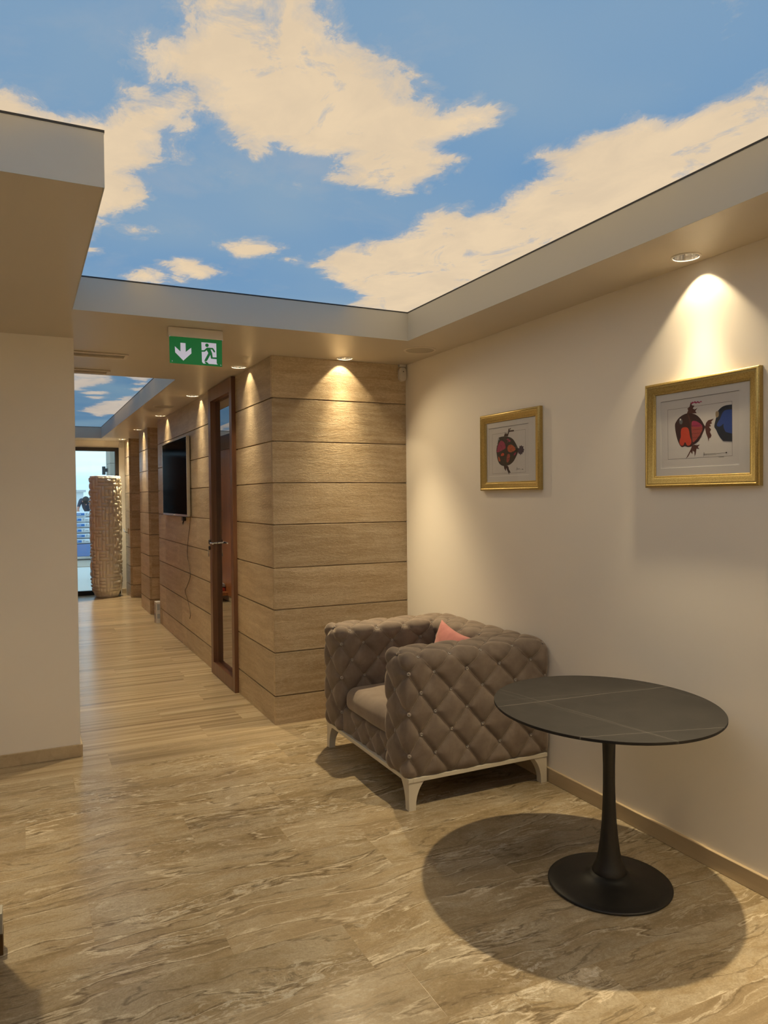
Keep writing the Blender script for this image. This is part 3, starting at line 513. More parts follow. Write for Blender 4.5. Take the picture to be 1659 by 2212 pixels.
# ------------------------------------------------------------------ walls
boxes('wall_right', [(XR, XR+.15, -3.2, YE+.02, 0, ZC)], 'wall_paint', kind='structure')
boxes('wall_back', [(-3.4, XR+.15, -3.2, -3.05, 0, ZC)], 'wall_paint', kind='structure')
boxes('wall_left_side', [(-3.4, -3.25, -3.2, YW+.1, 0, ZC)], 'wall_paint', kind='structure')
boxes('wall_left', [(-3.4, XW, YW, YF+.1, 0, ZC)], 'wall_paint', kind='structure')
DX0, DX1, DZ = .80, 1.512, 2.52
DXL = .02
boxes('wall_far', [(XW-.3, 2.3, YF, YF+.18, DZ, ZC), (DX1, 2.3, YF, YF+.18, 0, DZ), (XW-.3, XW+.02, YF, YF+.18, 0, DZ)], 'wall_paint', kind='structure')
boxes('wall_corridor_recess', [(1.95, 2.05, 10.0, YF+.1, 0, ZC)], 'wall_paint', kind='structure')

def stone_blocks(name, faces, bev=.0016, split=True):
    """faces: list of (axis, plane, a0, a1, sign, joints) ; slabs 3 cm thick laid in courses with open joints"""
    bm = B(); vals = []; rng = random.Random(hash(name) % 97 if False else len(name)*13)
    for axis, plane, a0, a1, th, cuts in faces:
        for ci, (z0, z1) in enumerate(zip(COURSES, COURSES[1:])):
            js = [a0]+[c for (cc, c) in cuts if cc == ci and a0 < c < a1]+[a1]
            for u0, u1 in zip(js, js[1:]):
                g = .0006; zz0 = z0+(.0045 if ci else .0); zz1 = z1-(.0045 if z1 < ZC else 0)
                uu0 = u0+(g if u0 != a0 else 0); uu1 = u1-(g if u1 != a1 else 0)
                n0 = len(bm.faces)
                p0, p1 = sorted((plane, plane+th))
                if axis == 0: box(bm, p0, p1, uu0, uu1, zz0, zz1, bev)
                else: box(bm, uu0, uu1, p0, p1, zz0, zz1, bev)
                vals += [rng.random()]*(len(bm.faces)-n0)
    return bm, vals
def stone_wall(name, faces, core):
    bm, vals = stone_blocks(name, faces)
    for c in core:
        n0 = len(bm.faces); box(bm, *c); vals += [.4]*(len(bm.faces)-n0)
    o = finish(name, bm, 'wall_stone', kind='structure')
    set_attr(o.data, 'tile', vals); return o
rj = random.Random(5)
cuts = []
for c in range(9):
    y = YE+.9+rj.uniform(0, 1.2)
    while y < 10: cuts.append((c, y)); y += rj.uniform(1.0, 1.7)
T = .03
stone_wall('wall_front', [(1, YE, XC, XR+.1, T, [])], [(XC+.016, XR+.1, YE+.016, YE+.12, 0, ZC)])
DY0, DY1 = 6.10, 6.955      # glazed door in the corridor wall
stone_wall('wall_corridor', [(0, XC, YE+T, DY0, T, cuts), (0, XC, DY1, 10.04, T, cuts)],
    [(XC+.016, XC+.12, YE+.12, DY0, 0, ZC), (XC+.016, XC+.12, DY1, 10.03, 0, ZC)])
stone_wall('wall_pillar_1', [(0, XC, 10.90, 11.745, T, []), (1, 10.90, XC+T, 1.96, T, [])], [(XC+.016, 1.96, 10.916, 11.73, 0, ZC)])
stone_wall('wall_pillar_2', [(0, XC, 12.95, 13.54, T, []), (1, 12.95, XC+T, 1.96, T, [])], [(XC+.016, 1.96, 12.966, YF, 0, ZC)])
boxes('wall_corridor_end', [(XC+.03, 2.0, 10.03, 10.05, 0, ZC)], 'wall_paint', kind='structure')

# skirting boards
def skirt(name, b, top=True): 
    return boxes(name, b, 'skirting_stone', kind='structure', bev=.003)
skirt('baseboard_right', [(XR-.017, XR+.001, -3.0, YE, 0, .078)])
skirt('baseboard_left', [(-3.2, XW+.013, YW-.013, YW+.001, 0, .078), (XW, XW+.013, YW, YF, 0, .078)])
skirt('baseboard_far', [(DX1+.02, XC, YF-.013, YF+.001, 0, .078)])

# ------------------------------------------------------------------ door with wooden frame and glass, corridor side
def corridor_door():
    r = bpy.data.objects.new('door_1', None); COL.objects.link(r); r.location = (XC, 6.53, 0); r['kind'] = 'structure'
    xf, xb = XC-.034, XC+.10
    boxes('door_frame', [(xf, xb, DY0, DY0+.078, 0, 2.632), (xf, xb, DY1-.088, DY1, 0, 2.632), (xf, xb, DY0+.078, DY1-.088, 2.515, 2.632), (xf, xb, DY0+.078, DY1-.088, 0.002, .115)], 'door_wood', r, bev=.002)
    boxes('glass_pane', [(XC+.012, XC+.020, DY0+.078, DY1-.088, .115, 2.515)], 'door_pane', r)
    yh = DY1-.105
    bm = B(); tube(bm, [(XC+.010, yh, 1.215), (XC-.03, yh, 1.215), (XC-.05, yh, 1.215)], [.012, .008, .012], 16); 
    h = finish('door_handle', bm, 'chrome', r, smooth=True)
    bm = B(); tube(bm, [(XC-.05, yh-.005, 1.215), (XC-.056, yh-.04, 1.217), (XC-.054, yh-.11, 1.215)], [.010, .008, .007], 12); finish('lever', bm, 'chrome', h, smooth=True)
    bm = B(); lathe(bm, [(0,-.008),(.02,-.008),(.024,0),(.02,.008),(0,.008)], 24)
    bmesh.ops.rotate(bm, verts=bm.verts, matrix=Matrix.Rotation(math.pi/2, 3, 'Y')); bmesh.ops.translate(bm, verts=bm.verts, vec=(XC-.042, DY1-.03, 1.222)); finish('knob', bm, 'black_plastic', r, smooth=True)
    bm = B(); lathe(bm, [(0,-.006),(.017,-.006),(.02,0),(.017,.006),(0,.006)], 24)
    bmesh.ops.rotate(bm, verts=bm.verts, matrix=Matrix.Rotation(math.pi/2, 3, 'Y')); bmesh.ops.translate(bm, verts=bm.verts, vec=(XC-.042, DY1-.012, 1.165)); l = finish('lock', bm, 'black_plastic', r, smooth=True)
    bm = B(); tube(bm, [(XC-.05, DY1-.012, 1.16), (XC-.052, DY1-.014, 1.10)], .004, 8); tube(bm, [(XC-.052, DY1-.016, 1.115), (XC-.052, DY1-.02, 1.085)], .006, 8); finish('key', bm, 'silver', l)
corridor_door()
# small store room seen through the glass
boxes('wall_store', [(XC+.12, 3.3, 5.24, 5.30, 0, ZC), (XC+.12, 3.3, 9.3, 9.36, 0, ZC), (3.3, 3.36, 5.24, 9.36, 0, ZC)], 'wall_paint', kind='structure')
boxes('floor_store', [(2.8, 3.4, 5.2, 9.4, -.03, 0)], 'skirting_stone', kind='structure')
# wooden shelving on the left side of the corridor: the photograph shows it mirrored in the tall glass door
cab = thing('display_cabinet', 'reddish wooden shelving along the corridor, seen mirrored in the tall glass door', 'cabinet', (.315, 11.2, 0))
boxes('back_panel', [(.307, .335, 8.4, 13.58, .10, 2.40)], 'cabinet_wood', cab, bev=.002)
boxes('top_panel', [(.307, .345, 8.4, 13.58, 2.402, 2.63)], 'door_wood', cab)
boxes('end_panel', [(.307, .76, 13.50, 13.58, 0, 2.40)], 'cabinet_wood', cab)  # unseen panel, added so the television mirrors something dark
boxes('bench', [(.335, .50, 11.6, 13.49, .10, .15)], 'cabinet_wood', cab)
for z in (.71, 1.42, 2.01): boxes('glass_shelf', [(.336, .46, 11.9, 13.3, z, z+.010)], 'picture_glass', cab)
def folded(name, mat, z, h, label, y0=11.75, y1=13.2):
    bm = B(); n = 30; rows = []
    for i in range(n):
        y = y0+(y1-y0)*i/(n-1)
        rows.append([(x, y, z+(h if k == 1 else 0)+.006*math.sin(y*17+k*1.7+x*30)*(1 if k else 0)) for k in (0, 1) for x in (.345, .39, .44, .485)])
    V = [[bm.verts.new(p) for p in r] for r in rows]
    order = [0,1,2,3,7,6,5,4]
    for a, b in zip(V, V[1:]):
        for q in range(8): bm.faces.new((a[order[q]], b[order[q]], b[order[(q+1) % 8]], a[order[(q+1) % 8]]))
    bm.faces.new([V[0][q] for q in order]); bm.faces.new([V[-1][q] for q in order][::-1])
    bmesh.ops.recalc_face_normals(bm, faces=bm.faces)
    return tag(finish(name, bm, mat, smooth=True), label, 'cloth')
folded('folded_cloth', 'red_cloth', .152, .06, 'folded red cloth mirrored in the tall glass door, under the grey one')
folded('folded_cloth', 'grey_cloth', .222, .05, 'folded grey cloth mirrored in the tall glass door, on top of the red one')

# ------------------------------------------------------------------ glazed entrance at the far end
def far_door():
    r = bpy.data.objects.new('door_2', None); COL.objects.link(r); r.location = (1.15, YF, 0); r['kind'] = 'structure'
    y0, y1 = YF-.02, YF+.06; f = .062
    boxes('door_frame', [(DX1-f, DX1, y0, y1, 0, DZ), (DX0-.012, DX0+.022, y0, y1, 0, DZ), (DXL+.3, DX1-f, y0, y1, DZ-.062, DZ), (DXL+.3, DX1-f, y0, y1, 0, .075), (DXL+.3, DXL+.36, y0, y1, .075, DZ-.062)], 'dark_frame', r, bev=.002)
    boxes('glass_pane', [(DX0+.022, DX1-f, YF+.015, YF+.023, .075, DZ-.062)], 'pane', r)
    boxes('glass_pane', [(DXL+.36, DX0-.012, YF+.015, YF+.023, .075, DZ-.062)], 'pane', r)
far_door()

# ------------------------------------------------------------------ recessed lamps
def make_lamp(x, y, label):
    t = thing('recessed_downlight', label, 'downlight', (x, y, ZC), 'recessed ceiling downlights')
    bm = B(); lathe(bm, [(.0535,.004),(.0535,-.003),(.058,-.0045),(.0625,-.0035),(.0635,.0005),(.0535,.0005)], 48, (x, y, ZC)); finish('trim_ring', bm, 'white_plastic', t, smooth=True)
    bm = B(); seg = 48
    for k in range(seg):    # faceted reflector cup
        pass
    lathe(bm, [(.053,.000),(.050,.020),(.044,.045),(.034,.068)], 24, (x, y, ZC)); finish('reflector', bm, 'chrome', t)
    bm = B(); lathe(bm, [(0,.0681),(.0345,.0681)], 32, (x, y, ZC)); lathe(bm, [(.0345,.0685),(0,.0685)], 32, (x, y, ZC)); finish('lens', bm, 'lamp_lens', t)
    return t
def lamp_lights(x, y, k=1.0, aim=(0, 0, 0)):      # aim: the lamp is tipped a little away from its wall
    # scallop: rim of the beam cut off by the reflector; beam: its bright core; the widest cone: fill added to brighten the room
    for nm, e, ang, bl in (('scallop', SCALLOP_W*k, 88.0, .22), ('beam', SPOT_W*k, 66.0, 1.0), ('spill', FILL_W*k, 125.0, 1.0)):
        L = bpy.data.lights.new('downlight_'+nm, 'SPOT'); L.energy = e; L.color = WARM; L.spot_size = math.radians(ang); L.spot_blend = bl
        L.shadow_soft_size = .03 if nm == 'spill' else .022
        o = bpy.data.objects.new('downlight_'+nm, L); COL.objects.link(o); o.location = (x, y, ZC+(-.012 if nm == 'spill' else .062))
        if nm != 'scallop': o.rotation_euler = [q*(1.0 if nm == 'beam' else 2.0) for q in aim]
LAB = ['downlight in the ceiling above the picture of two fish, nearest to the viewer',
 'downlight above the front face of the travertine block, right of the exit sign',
 'downlight beside the tall glass door, just right of the exit sign',
 'downlight between the glass door and the television',
 'downlight above the wall television, left of the round speaker',
 'downlight above the nearer travertine pillar',
 'downlight above the farthest travertine pillar, next to the entrance']
HLAB = ['downlight near the right wall, level with the viewer', 'downlight near the right wall, behind the viewer', 'downlight in the lowered ceiling just left of the view, in front of the left wall', 'downlight near the back wall, on the left behind the viewer', 'downlight near the back wall, in the middle behind the viewer']
HPOW = [2.3, 1.8, .6, 1.5, 1.5]
POW = [.95, .88, .66, .66, .70, .9, 1.0]
first = make_lamp(*LAMPS[0], LAB[0])
for k, (x, y) in enumerate(LAMPS):
    if k: dup(first, (x, y, ZC), LAB[k])
    lamp_lights(x, y, POW[k], (-.26, 0, 0) if k == 1 else (0, .27, 0))
for k, (x, y) in enumerate(HIDDEN):
    dup(first, (x, y, ZC), HLAB[k]); lamp_lights(x, y, HPOW[k], (0, -.16, 0) if k < 2 else (0, 0, 0))  # the added pair by the right wall leans towards it to brighten it

# ------------------------------------------------------------------ ceiling fittings
def speaker(x, y, r, label):
    t = thing('ceiling_speaker', label, 'speaker', (x, y, ZC), 'round ceiling speakers')
    bm = B(); lathe(bm, [(r-.014,-.001),(r-.014,-.005),(r-.004,-.006),(r,-.001)], 64, (x, y, ZC)); finish('rim', bm, 'vent_metal', t, smooth=True)
    bm = B(); lathe(bm, [(0,-.0035),(r-.014,-.0035)], 64, (x, y, ZC)); lathe(bm, [(r-.014,-.0005),(0,-.0005)], 64, (x, y, ZC)); finish('grille', bm, 'grille', t)
speaker(2.487, 4.53, .112, 'round flush speaker in the ceiling above the armchair corner')
speaker(1.409, 8.398, .112, 'round flush speaker in the corridor ceiling near the television')
def vent(x0, x1, y0, y1, label):
    t = thing('air_vent', label, 'vent', ((x0+x1)/2, (y0+y1)/2, ZC), 'slot air vents in the corridor ceiling')
    f = .022; z0 = ZC-.010; z1 = ZC-.001
    boxes('frame', [(x0, x1, y0, y0+f, z0, z1), (x0, x1, y1-f, y1, z0, z1), (x0, x0+f, y0+f, y1-f, z0, z1), (x1-f, x1, y0+f, y1-f, z0, z1)], 'vent_metal', t, bev=.002)
    boxes('grille', [(x0+f, x1-f, y0+f, y1-f, ZC-.003, ZC-.001)], 'grille', t)
    for k in range(2):
        yy = y0+f+(y1-y0-2*f)*(k+1)/3
        boxes('slat', [(x0+f, x1-f, yy-.004, yy+.004, ZC-.007, ZC-.004)], 'grille', t)
vent(-.25, .688, 5.474, 5.64, 'long slot air vent in the corridor ceiling, the nearer of two')
vent(-.25, .640, 6.205, 6.37, 'long slot air vent beside the corridor sky panel, the farther of two')
def sensor(x, y, w, h, label, mat='white_plastic'):
    t = thing('motion_sensor', label, 'sensor', (x, y, ZC-.02))
    bm = B(); n = 16; zc = ZC-.022-h/2
    prof = []
    r = w/2
    pts = [(r*math.cos(a), (h/2-r)+r*math.sin(a)) for a in [math.pi*k/n for k in range(n+1)]]+[(-r*math.cos(a), -(h/2-r)-r*math.sin(a)) for a in [math.pi*k/n for k in range(n+1)]]
    prism(bm, pts, lambda a, b, d: (x+a, y+d, zc+b), 0, -.035)
    bmesh.ops.bevel(bm, geom=[e for e in bm.edges if abs(e.verts[0].co.y-e.verts[1].co.y) < 1e-6 and e.verts[0].co.y < y-.03 and e.is_manifold and len([f for f in e.link_faces if abs(f.normal.y) > .9]) == 1], offset=.008, segments=3, affect='EDGES')
    finish('housing', bm, mat, t, smooth=True)
    boxes('bracket', [(x-w*.45, x+w*.45, y-.028, y, ZC-.018, ZC-.001)], mat, t)
    bm = B(); lathe(bm, [(0,.0),(.0035,.0),(.0035,.004),(0,.004)], 12); bmesh.ops.rotate(bm, verts=bm.verts, matrix=Matrix.Rotation(math.pi/2, 3, 'X')); bmesh.ops.translate(bm, verts=bm.verts, vec=(x, y-.0345, zc+h*.18)); finish('lens', bm, 'black_plastic', t)
sensor(2.637, YE-.001, .062, .105, 'small white motion sensor in the ceiling corner above the armchair')
sensor(1.548, YF-.001, .062, .105, 'tiny white motion sensor above the far entrance beside the pillar')

# ------------------------------------------------------------------ exit sign
def exit_sign():
    y = 4.49; k = .976
    for key in SIGN: SIGN[key] = [(a*k, CAM_H+(b-CAM_H)*k) for a, b in SIGN[key]]
    t = thing('exit_sign', 'green emergency exit sign with white arrow and running figure hanging from ceiling', 'sign', (.947, y, ZC))
    boxes('housing', [(.786, 1.108, y-.004, y+.034, 2.5785, ZC-.001)], 'vent_metal', t, bev=.004)
    bm = B(); prism(bm, SIGN['panel'], lambda a, b, d: (a, d, b), y, y+.006); pnl = finish('panel', bm, 'sign_green', t)
    bm = B(); prism(bm, SIGN['arrow'], lambda a, b, d: (a, d, b), y-.0012, y-.0002); finish('arrow', bm, 'sign_white', pnl)
    bm = B(); prism(bm, SIGN['door'], lambda a, b, d: (a, d, b), y-.0012, y-.0002); finish('doorway_pictogram', bm, 'sign_white', pnl)
    bm = B(); prism(bm, SIGN['body'], lambda a, b, d: (a, d, b), y-.0022, y-.0013)
    prism(bm, SIGN['foot'], lambda a, b, d: (a, d, b), y-.0022, y-.0013)
    hp = [(1.0111+.0105*math.cos(2*math.pi*k/24), 2.5414+.0105*math.sin(2*math.pi*k/24)) for k in range(24)]
    prism(bm, hp, lambda a, b, d: (a, d, b), y-.0022, y-.0013); finish('running_figure', bm, 'sign_green', pnl)
    for (a, b) in ((.806, 2.4335), (1.0925, 2.4280)):
        bm = B(); prism(bm, [(a+.003*math.cos(2*math.pi*k/10), b+.003*math.sin(2*math.pi*k/10)) for k in range(10)], lambda a, b, d: (a, d, b), y-.003, y-.0002); finish('screw', bm, 'silver', pnl)
    for (a, b) in ((.792, 2.5775), (1.101, 2.5765)):
        bm = B(); prism(bm, [(a+.0035*math.cos(2*math.pi*k/10), b+.0035*math.sin(2*math.pi*k/10)) for k in range(10)], lambda a, b, d: (a, d, b), y-.010, y-.0002); finish('screw', bm, 'silver', t)
exit_sign()

# ------------------------------------------------------------------ pictures
def smooth_outline(pl, keep_right=False):
    for _ in range(2):
        q = []
        for i, a in enumerate(pl):
            b = pl[(i+1) % len(pl)]; ymin = min(p[0] for p in pl)
            if keep_right and (abs(a[0]-ymin) < .004 or abs(b[0]-ymin) < .004): q += [a, b] if _ == 0 else [a]
            else: q += [(a[0]*.75+b[0]*.25, a[1]*.75+b[1]*.25), (a[0]*.25+b[0]*.75, a[1]*.25+b[1]*.75)]
        out = []
        for p in q:
            if not out or (abs(p[0]-out[-1][0])+abs(p[1]-out[-1][1])) > 1e-5: out.append(p)
        pl = out
    return pl
def picture(art, y0, y1, z0, z1, label, kind):
    xw = XR; t = thing('framed_picture', label, 'picture', (xw, (y0+y1)/2, (z0+z1)/2), 'gold framed fish prints')
    prof = [(0,.001),(0,.022),(.004,.027),(.010,.029),(.014,.026),(.017,.0265),(.021,.0245),(.032,.021),(.043,.017),(.045,.0145),(.050,.014),(.053,.011),(.053,.004)]
    bm = B(); rings = []
    for w, d in prof:
        rings.append([bm.verts.new((xw-d, yy, zz)) for yy, zz in ((y0+w, z0+w), (y1-w, z0+w), (y1-w, z1-w), (y0+w, z1-w))])
    for a, b in zip(rings, rings[1:]):
        for k in range(4): bm.faces.new((a[k], a[(k+1) % 4], b[(k+1) % 4], b[k]))
    bmesh.ops.recalc_face_normals(bm, faces=bm.faces); finish('frame', bm, 'gold', t, smooth=True)
    xb = xw-.0045; iy0, iy1, iz0, iz1 = y0+.05, y1-.05, z0+.05, z1-.05
    my = [p[0] for p in art['mat']]; mz = [p[1] for p in art['mat']]
    ma, mb = (min(my)+sorted(my)[1])/2, (max(my)+sorted(my)[-2])/2; mc, md = (min(mz)+sorted(mz)[1])/2, (max(mz)+sorted(mz)[-2])/2
    boxes('backing', [(xb-.0005, xw-.001, iy0, iy1, iz0, iz1)], 'paper', t)
    pr = boxes('print', [(xb-.0012, xb-.0006, ma-.005, mb+.005, mc-.005, md+.005)], 'print_paper', t)
    boxes('mat_board', [(xb-.003, xb-.0007, iy0, ma, iz0, iz1), (xb-.003, xb-.0007, mb, iy1, iz0, iz1), (xb-.003, xb-.0007, ma, mb, iz0, mc), (xb-.003, xb-.0007, ma, mb, md, iz1)], 'paper', t)
    g = .0022
    boxes('mat_bevel', [(xb-.0031, xb-.0013, ma-.0003, mb+.0003, mc-.0003, mc+g)], 'bevel_white', t)
    boxes('mat_edge', [(xb-.0031, xb-.0013, ma-.0003, mb+.0003, md-.0012, md+.0003)], 'ink_line', t)
    depth = [xb-.00125]
    def shape(name, key, mat, parent=pr, lift=0):
        bm = B(); d = depth[0]; pl = art[key]
        if key in ('body', 'belly', 'blue', 'bluein', 'eye', 'eyew', 'pink', 'stripe', 'scal', 'scal2', 'orange1', 'orange2', 'red2', 'beye'): pl = smooth_outline(pl, key in ('blue', 'bluein'))
        prism(bm, pl, lambda a, b, dd: (dd, a, b), d, d-.00003); depth[0] -= .00004
        return finish(name, bm, mat, parent)
    def line(name, pts, wd, mat, close=False):
        bm = B(); P = [Vector(p) for p in pts]; 
        if close: P.append(P[0])
        d = depth[0]
        for a, b in zip(P, P[1:]):
            n = Vector((-(b-a).y, (b-a).x)).normalized()*wd/2; e = (b-a).normalized()*wd/3
            vs = [bm.verts.new((d-.00003, q.x, q.y)) for q in (a-n-e, b-n+e, b+n+e, a+n-e)]; bm.faces.new(vs)
        return finish(name, bm, mat, pr)
    line('ruled_border', art['rect'], .0014, 'ink_line', True)
    if kind == 'two':
        for k, m in (('fin1', 'brown_fin'), ('fin2', 'brown_fin'), ('tail', 'brown_fin')): shape('fin' if k != 'tail' else 'tail', k, m)
        shape('red_fish_body', 'body', 'maroon'); shape('belly_patch', 'belly', 'art_red'); shape('scales', 'scal', 'art_coral'); shape('scales', 'scal2', 'art_pink')
        shape('gill_stripe', 'stripe', 'brown_fin'); shape('eye', 'eye', 'art_grey'); shape('eye_glint', 'eyew', 'bevel_white'); shape('lettering', 'word', 'art_pink')
        shape('blue_fish', 'blue', 'art_navy'); shape('blue_fish_patch', 'bluein', 'art_blue'); shape('blue_fish_eye', 'beye', 'art_gold')
        cy0, cy1, cz0, cz1 = 2.455, 2.392, 1.742, 1.870   # scale arcs
        A = np.array(art['scal']); c0 = A.mean(0)
        bm = B(); d = depth[0]
        for i in range(9):
            for j in range(6):
                yy = A[:,0].max()-(i*.0108+(j % 2)*.0054)-.006; zz = A[:,1].max()-.014-j*.0175
                pts = [(yy+.0054*math.cos(a), zz+.008*math.sin(a)) for a in np.linspace(math.pi, 2*math.pi, 7)]
                if not (A[:,0].min()+.006 < yy < A[:,0].max()-.004) or abs((yy-c0[0])/.045)+abs((zz-c0[1])/.075) > 1: continue
                for a, b in zip(pts, pts[1:]):
                    vs = [bm.verts.new((d-.00003, *q)) for q in (a, b, (b[0], b[1]-.0014), (a[0], a[1]-.0014))]; bm.faces.new(vs)
        finish('scale_lines', bm, 'maroon', pr)
    else:
        for k, m in (('fin1', 'maroon'), ('fin2', 'maroon'), ('tail', 'art_purple')): shape('fin' if k != 'tail' else 'tail', k, m)
        shape('red_fish_body', 'body', 'ink'); shape('head_patch', 'pink', 'art_pink'); shape('spots', 'red1', 'art_pink'); shape('scales', 'scal', 'art_orange')
        shape('scales', 'scal2', 'art_coral'); shape('cheek', 'orange1', 'art_red'); shape('belly_patch', 'orange2', 'art_orange'); shape('spots', 'red2', 'art_pink')
        shape('eye', 'eye', 'art_grey'); shape('eye_glint', 'eyew', 'bevel_white'); shape('gill_stripe', 'stripe', 'brown_fin')
        rg = random.Random(2); bm = B(); d = depth[0]
        for key in ('pink', 'scal', 'scal2', 'red1'):
            A = np.array(art[key]); lo, hi = A.min(0), A.max(0)
            for q in range(26):
                yy, zz = rg.uniform(lo[0], hi[0]), rg.uniform(lo[1], hi[1]); s = rg.uniform(.0012, .003); a0 = rg.uniform(0, 3)
                vs = [bm.verts.new((d-.00003, yy+s*math.cos(a0+k*1.57), zz+s*1.4*math.sin(a0+k*1.57))) for k in range(4)]; bm.faces.new(vs)
        finish('spots', bm, 'ink', pr)
    # handwritten caption with its arrow, rendered as pen strokes
    L = art['line']; y_s, z_s = L[0]
    def script(ys, ye, zc, h, n, name, mat='ink'):
        pts = []; rg = random.Random(n)
        for i in range(n*8):
            u = i/(n*8-1); ph = u*n*2*math.pi
            amp = h*(.5+.9*(rg.random() if i % 8 == 0 else .35))
            pts.append((ys+(ye-ys)*u+.0016*math.cos(ph), zc+amp*.5*math.sin(ph)))
        line(name, pts, .0008, mat)
    if kind == 'two':
        script(y_s+.066, y_s+.002, z_s-.002, .008, 13, 'handwriting'); script(y_s-.012, y_s-.038, z_s-.017, .003, 7, 'signature', 'ink_line')
        line('letter_stroke', [(y_s+.067, z_s-.010), (y_s+.066, z_s+.008), (y_s+.061, z_s+.005), (y_s+.066, z_s-.001)], .001, 'ink')
    else:
        script(y_s+.036, y_s+.004, z_s+.002, .007, 6, 'handwriting')
        line('letter_stroke', [(y_s+.040, z_s-.004), (y_s+.034, z_s+.014), (y_s+.031, z_s+.010), (y_s+.036, z_s-.002)], .001, 'ink')
    shape('caption_line', 'line', 'ink'); shape('arrow_head', 'dot', 'ink')
    boxes('glass', [(xw-.0128, xw-.0112, iy0-.002, iy1+.002, iz0-.002, iz1+.002)], 'picture_glass', t)
picture(ART_BIG, 2.022, 2.628, 1.654, 2.134, 'gold framed print of a red fish facing away from a blue fish, under the downlight', 'two')
picture(ART_SMALL, 3.425, 4.035, 1.657, 2.134, 'gold framed print of a single dark red fish, above the armchair', 'one')

# ------------------------------------------------------------------ television
def tv():
    y0, y1, z0, z1 = 7.94, 9.42, 1.436, 2.290; xf, xb = 1.556, 1.592
    t = thing('television', 'black flat screen television mounted on the travertine corridor wall', 'television', (XC, (y0+y1)/2, z0))
    boxes('housing', [(xf+.006, xb, y0, y1, z0, z1)], 'silver', t, bev=.003)
    boxes('bezel', [(xf, xf+.006, y0, y1, z0, z0+.022), (xf, xf+.006, y0, y1, z1-.010, z1), (xf, xf+.006, y0, y0+.010, z0+.022, z1-.010), (xf, xf+.006, y1-.010, y1, z0+.022, z1-.010)], 'silver', t)
    boxes('screen', [(xf+.001, xf+.006, y0+.010, y1-.010, z0+.022, z1-.010)], 'tv_screen', t)
    boxes('logo', [(xf-.0008, xf, 8.62, 8.74, z0+.005, z0+.015)], 'white_plastic', t)
    bm = B(); box(bm, 1.565, 1.598, 8.22, 8.30, 1.385, 1.43, .004); tube(bm, [(1.585, 8.27, 1.39), (1.58, 8.29, 1.365), (1.585, 8.33, 1.35)], .008, 8)
    tag(finish('power_adapter', bm, 'black_plastic', loc=(1.585, 8.26, 1.39)), 'small black plug hanging below the television', 'plug')
    tag_c = B()
    pts = [(1.596, 7.98, 1.43), (1.597, 8.02, 1.33), (1.597, 8.12, 1.18), (1.597, 8.17, 1.02), (1.597, 8.08, .90), (1.597, 8.03, .80), (1.597, 8.22, .67), (1.597, 8.32, .61), (1.597, 8.18, .52), (1.597, 8.05, .40), (1.597, 8.10, .33)]
    P = []
    for i in range(len(pts)-1):
        p0, p1, p2, p3 = [Vector(pts[max(0, min(len(pts)-1, i+k))]) for k in (-1, 0, 1, 2)]
        for s in range(8):
            u = s/8; P.append(.5*((2*p1)+(-p0+p2)*u+(2*p0-5*p1+4*p2-p3)*u*u+(-p0+3*p1-3*p2+p3)*u**3))
    tube(tag_c, P, .0028, 6); tag(finish('cable', tag_c, 'cable_grey', smooth=True), 'thin grey cable trailing down the stone wall below the television', 'cable')
tv()
# ------------------------------------------------------------------ carton at the end of the wall, hook on the pillar
t = thing('carton', 'small pale printed carton standing on the floor at the end of the stone wall', 'box', (1.57, 10.15, 0))
boxes('box_body', [(1.552, 1.66, 10.056, 10.20, 0, .275)], 'carton', t, bev=.002)
boxes('printed_panel', [(1.5512, 1.552, 10.08, 10.18, .05, .12), (1.5512, 1.552, 10.08, 10.18, .17, .24), (1.565, 1.60, 10.0552, 10.056, .06, .12), (1.565, 1.60, 10.0552, 10.056, .17, .25)], 'bag_grey', t)
bm = B(); tube(bm, [(1.60, 13.15, 1.075), (1.575, 13.17, 1.073), (1.555, 13.25, 1.08), (1.552, 13.33, 1.10), (1.553, 13.37, 1.125)], [.010,.009,.008,.007,.006], 10)
tube(bm, [(1.60, 13.15, 1.05), (1.598, 13.15, 1.14)], .012, 8)
tag(finish('door_pull', bm, 'silver', smooth=True, loc=(1.6, 13.15, 1.08)), 'slim curved metal handle on the farthest pillar', 'handle')
# ------------------------------------------------------------------ armchair
def rbox(lo, hi, r, sp):
    """rounded box as dense grid: returns points, normals, faces"""
    lo, hi = np.array(lo, float), np.array(hi, float); r = np.array([r]*3, float) if np.isscalar(r) else np.array(r, float)
    pts, idx, faces = [], {}, []
    def key(p): return tuple(np.round(p*1e5).astype(int))
    def add(p):
        k = key(p)
        if k not in idx: idx[k] = len(pts); pts.append(p)
        return idx[k]
    ns = [max(2, int(round((hi[a]-lo[a])/sp))) for a in range(3)]
    co = [np.linspace(lo[a], hi[a], ns[a]+1) for a in range(3)]
    for ax in range(3):
        a, b = (ax+1) % 3, (ax+2) % 3
        for side in (0, 1):
            g = np.zeros((ns[a]+1, ns[b]+1), int)
            for i in range(ns[a]+1):
                for j in range(ns[b]+1):
                    p = np.zeros(3); p[ax] = (lo, hi)[side][ax]; p[a] = co[a][i]; p[b] = co[b][j]; g[i, j] = add(p)
            for i in range(ns[a]):
                for j in range(ns[b]):
                    f = (g[i,j], g[i+1,j], g[i+1,j+1], g[i,j+1]); faces.append(f if side else f[::-1])
    P = np.array(pts); I = np.clip(P, lo+r, hi-r); D = P-I; D = D/r
    L = np.linalg.norm(D, axis=1); L[L == 0] = 1; Dn = D/L[:, None]
    Nn = Dn/r; Nn /= np.linalg.norm(Nn, axis=1)[:, None]
    return I+Dn*r, Nn, faces
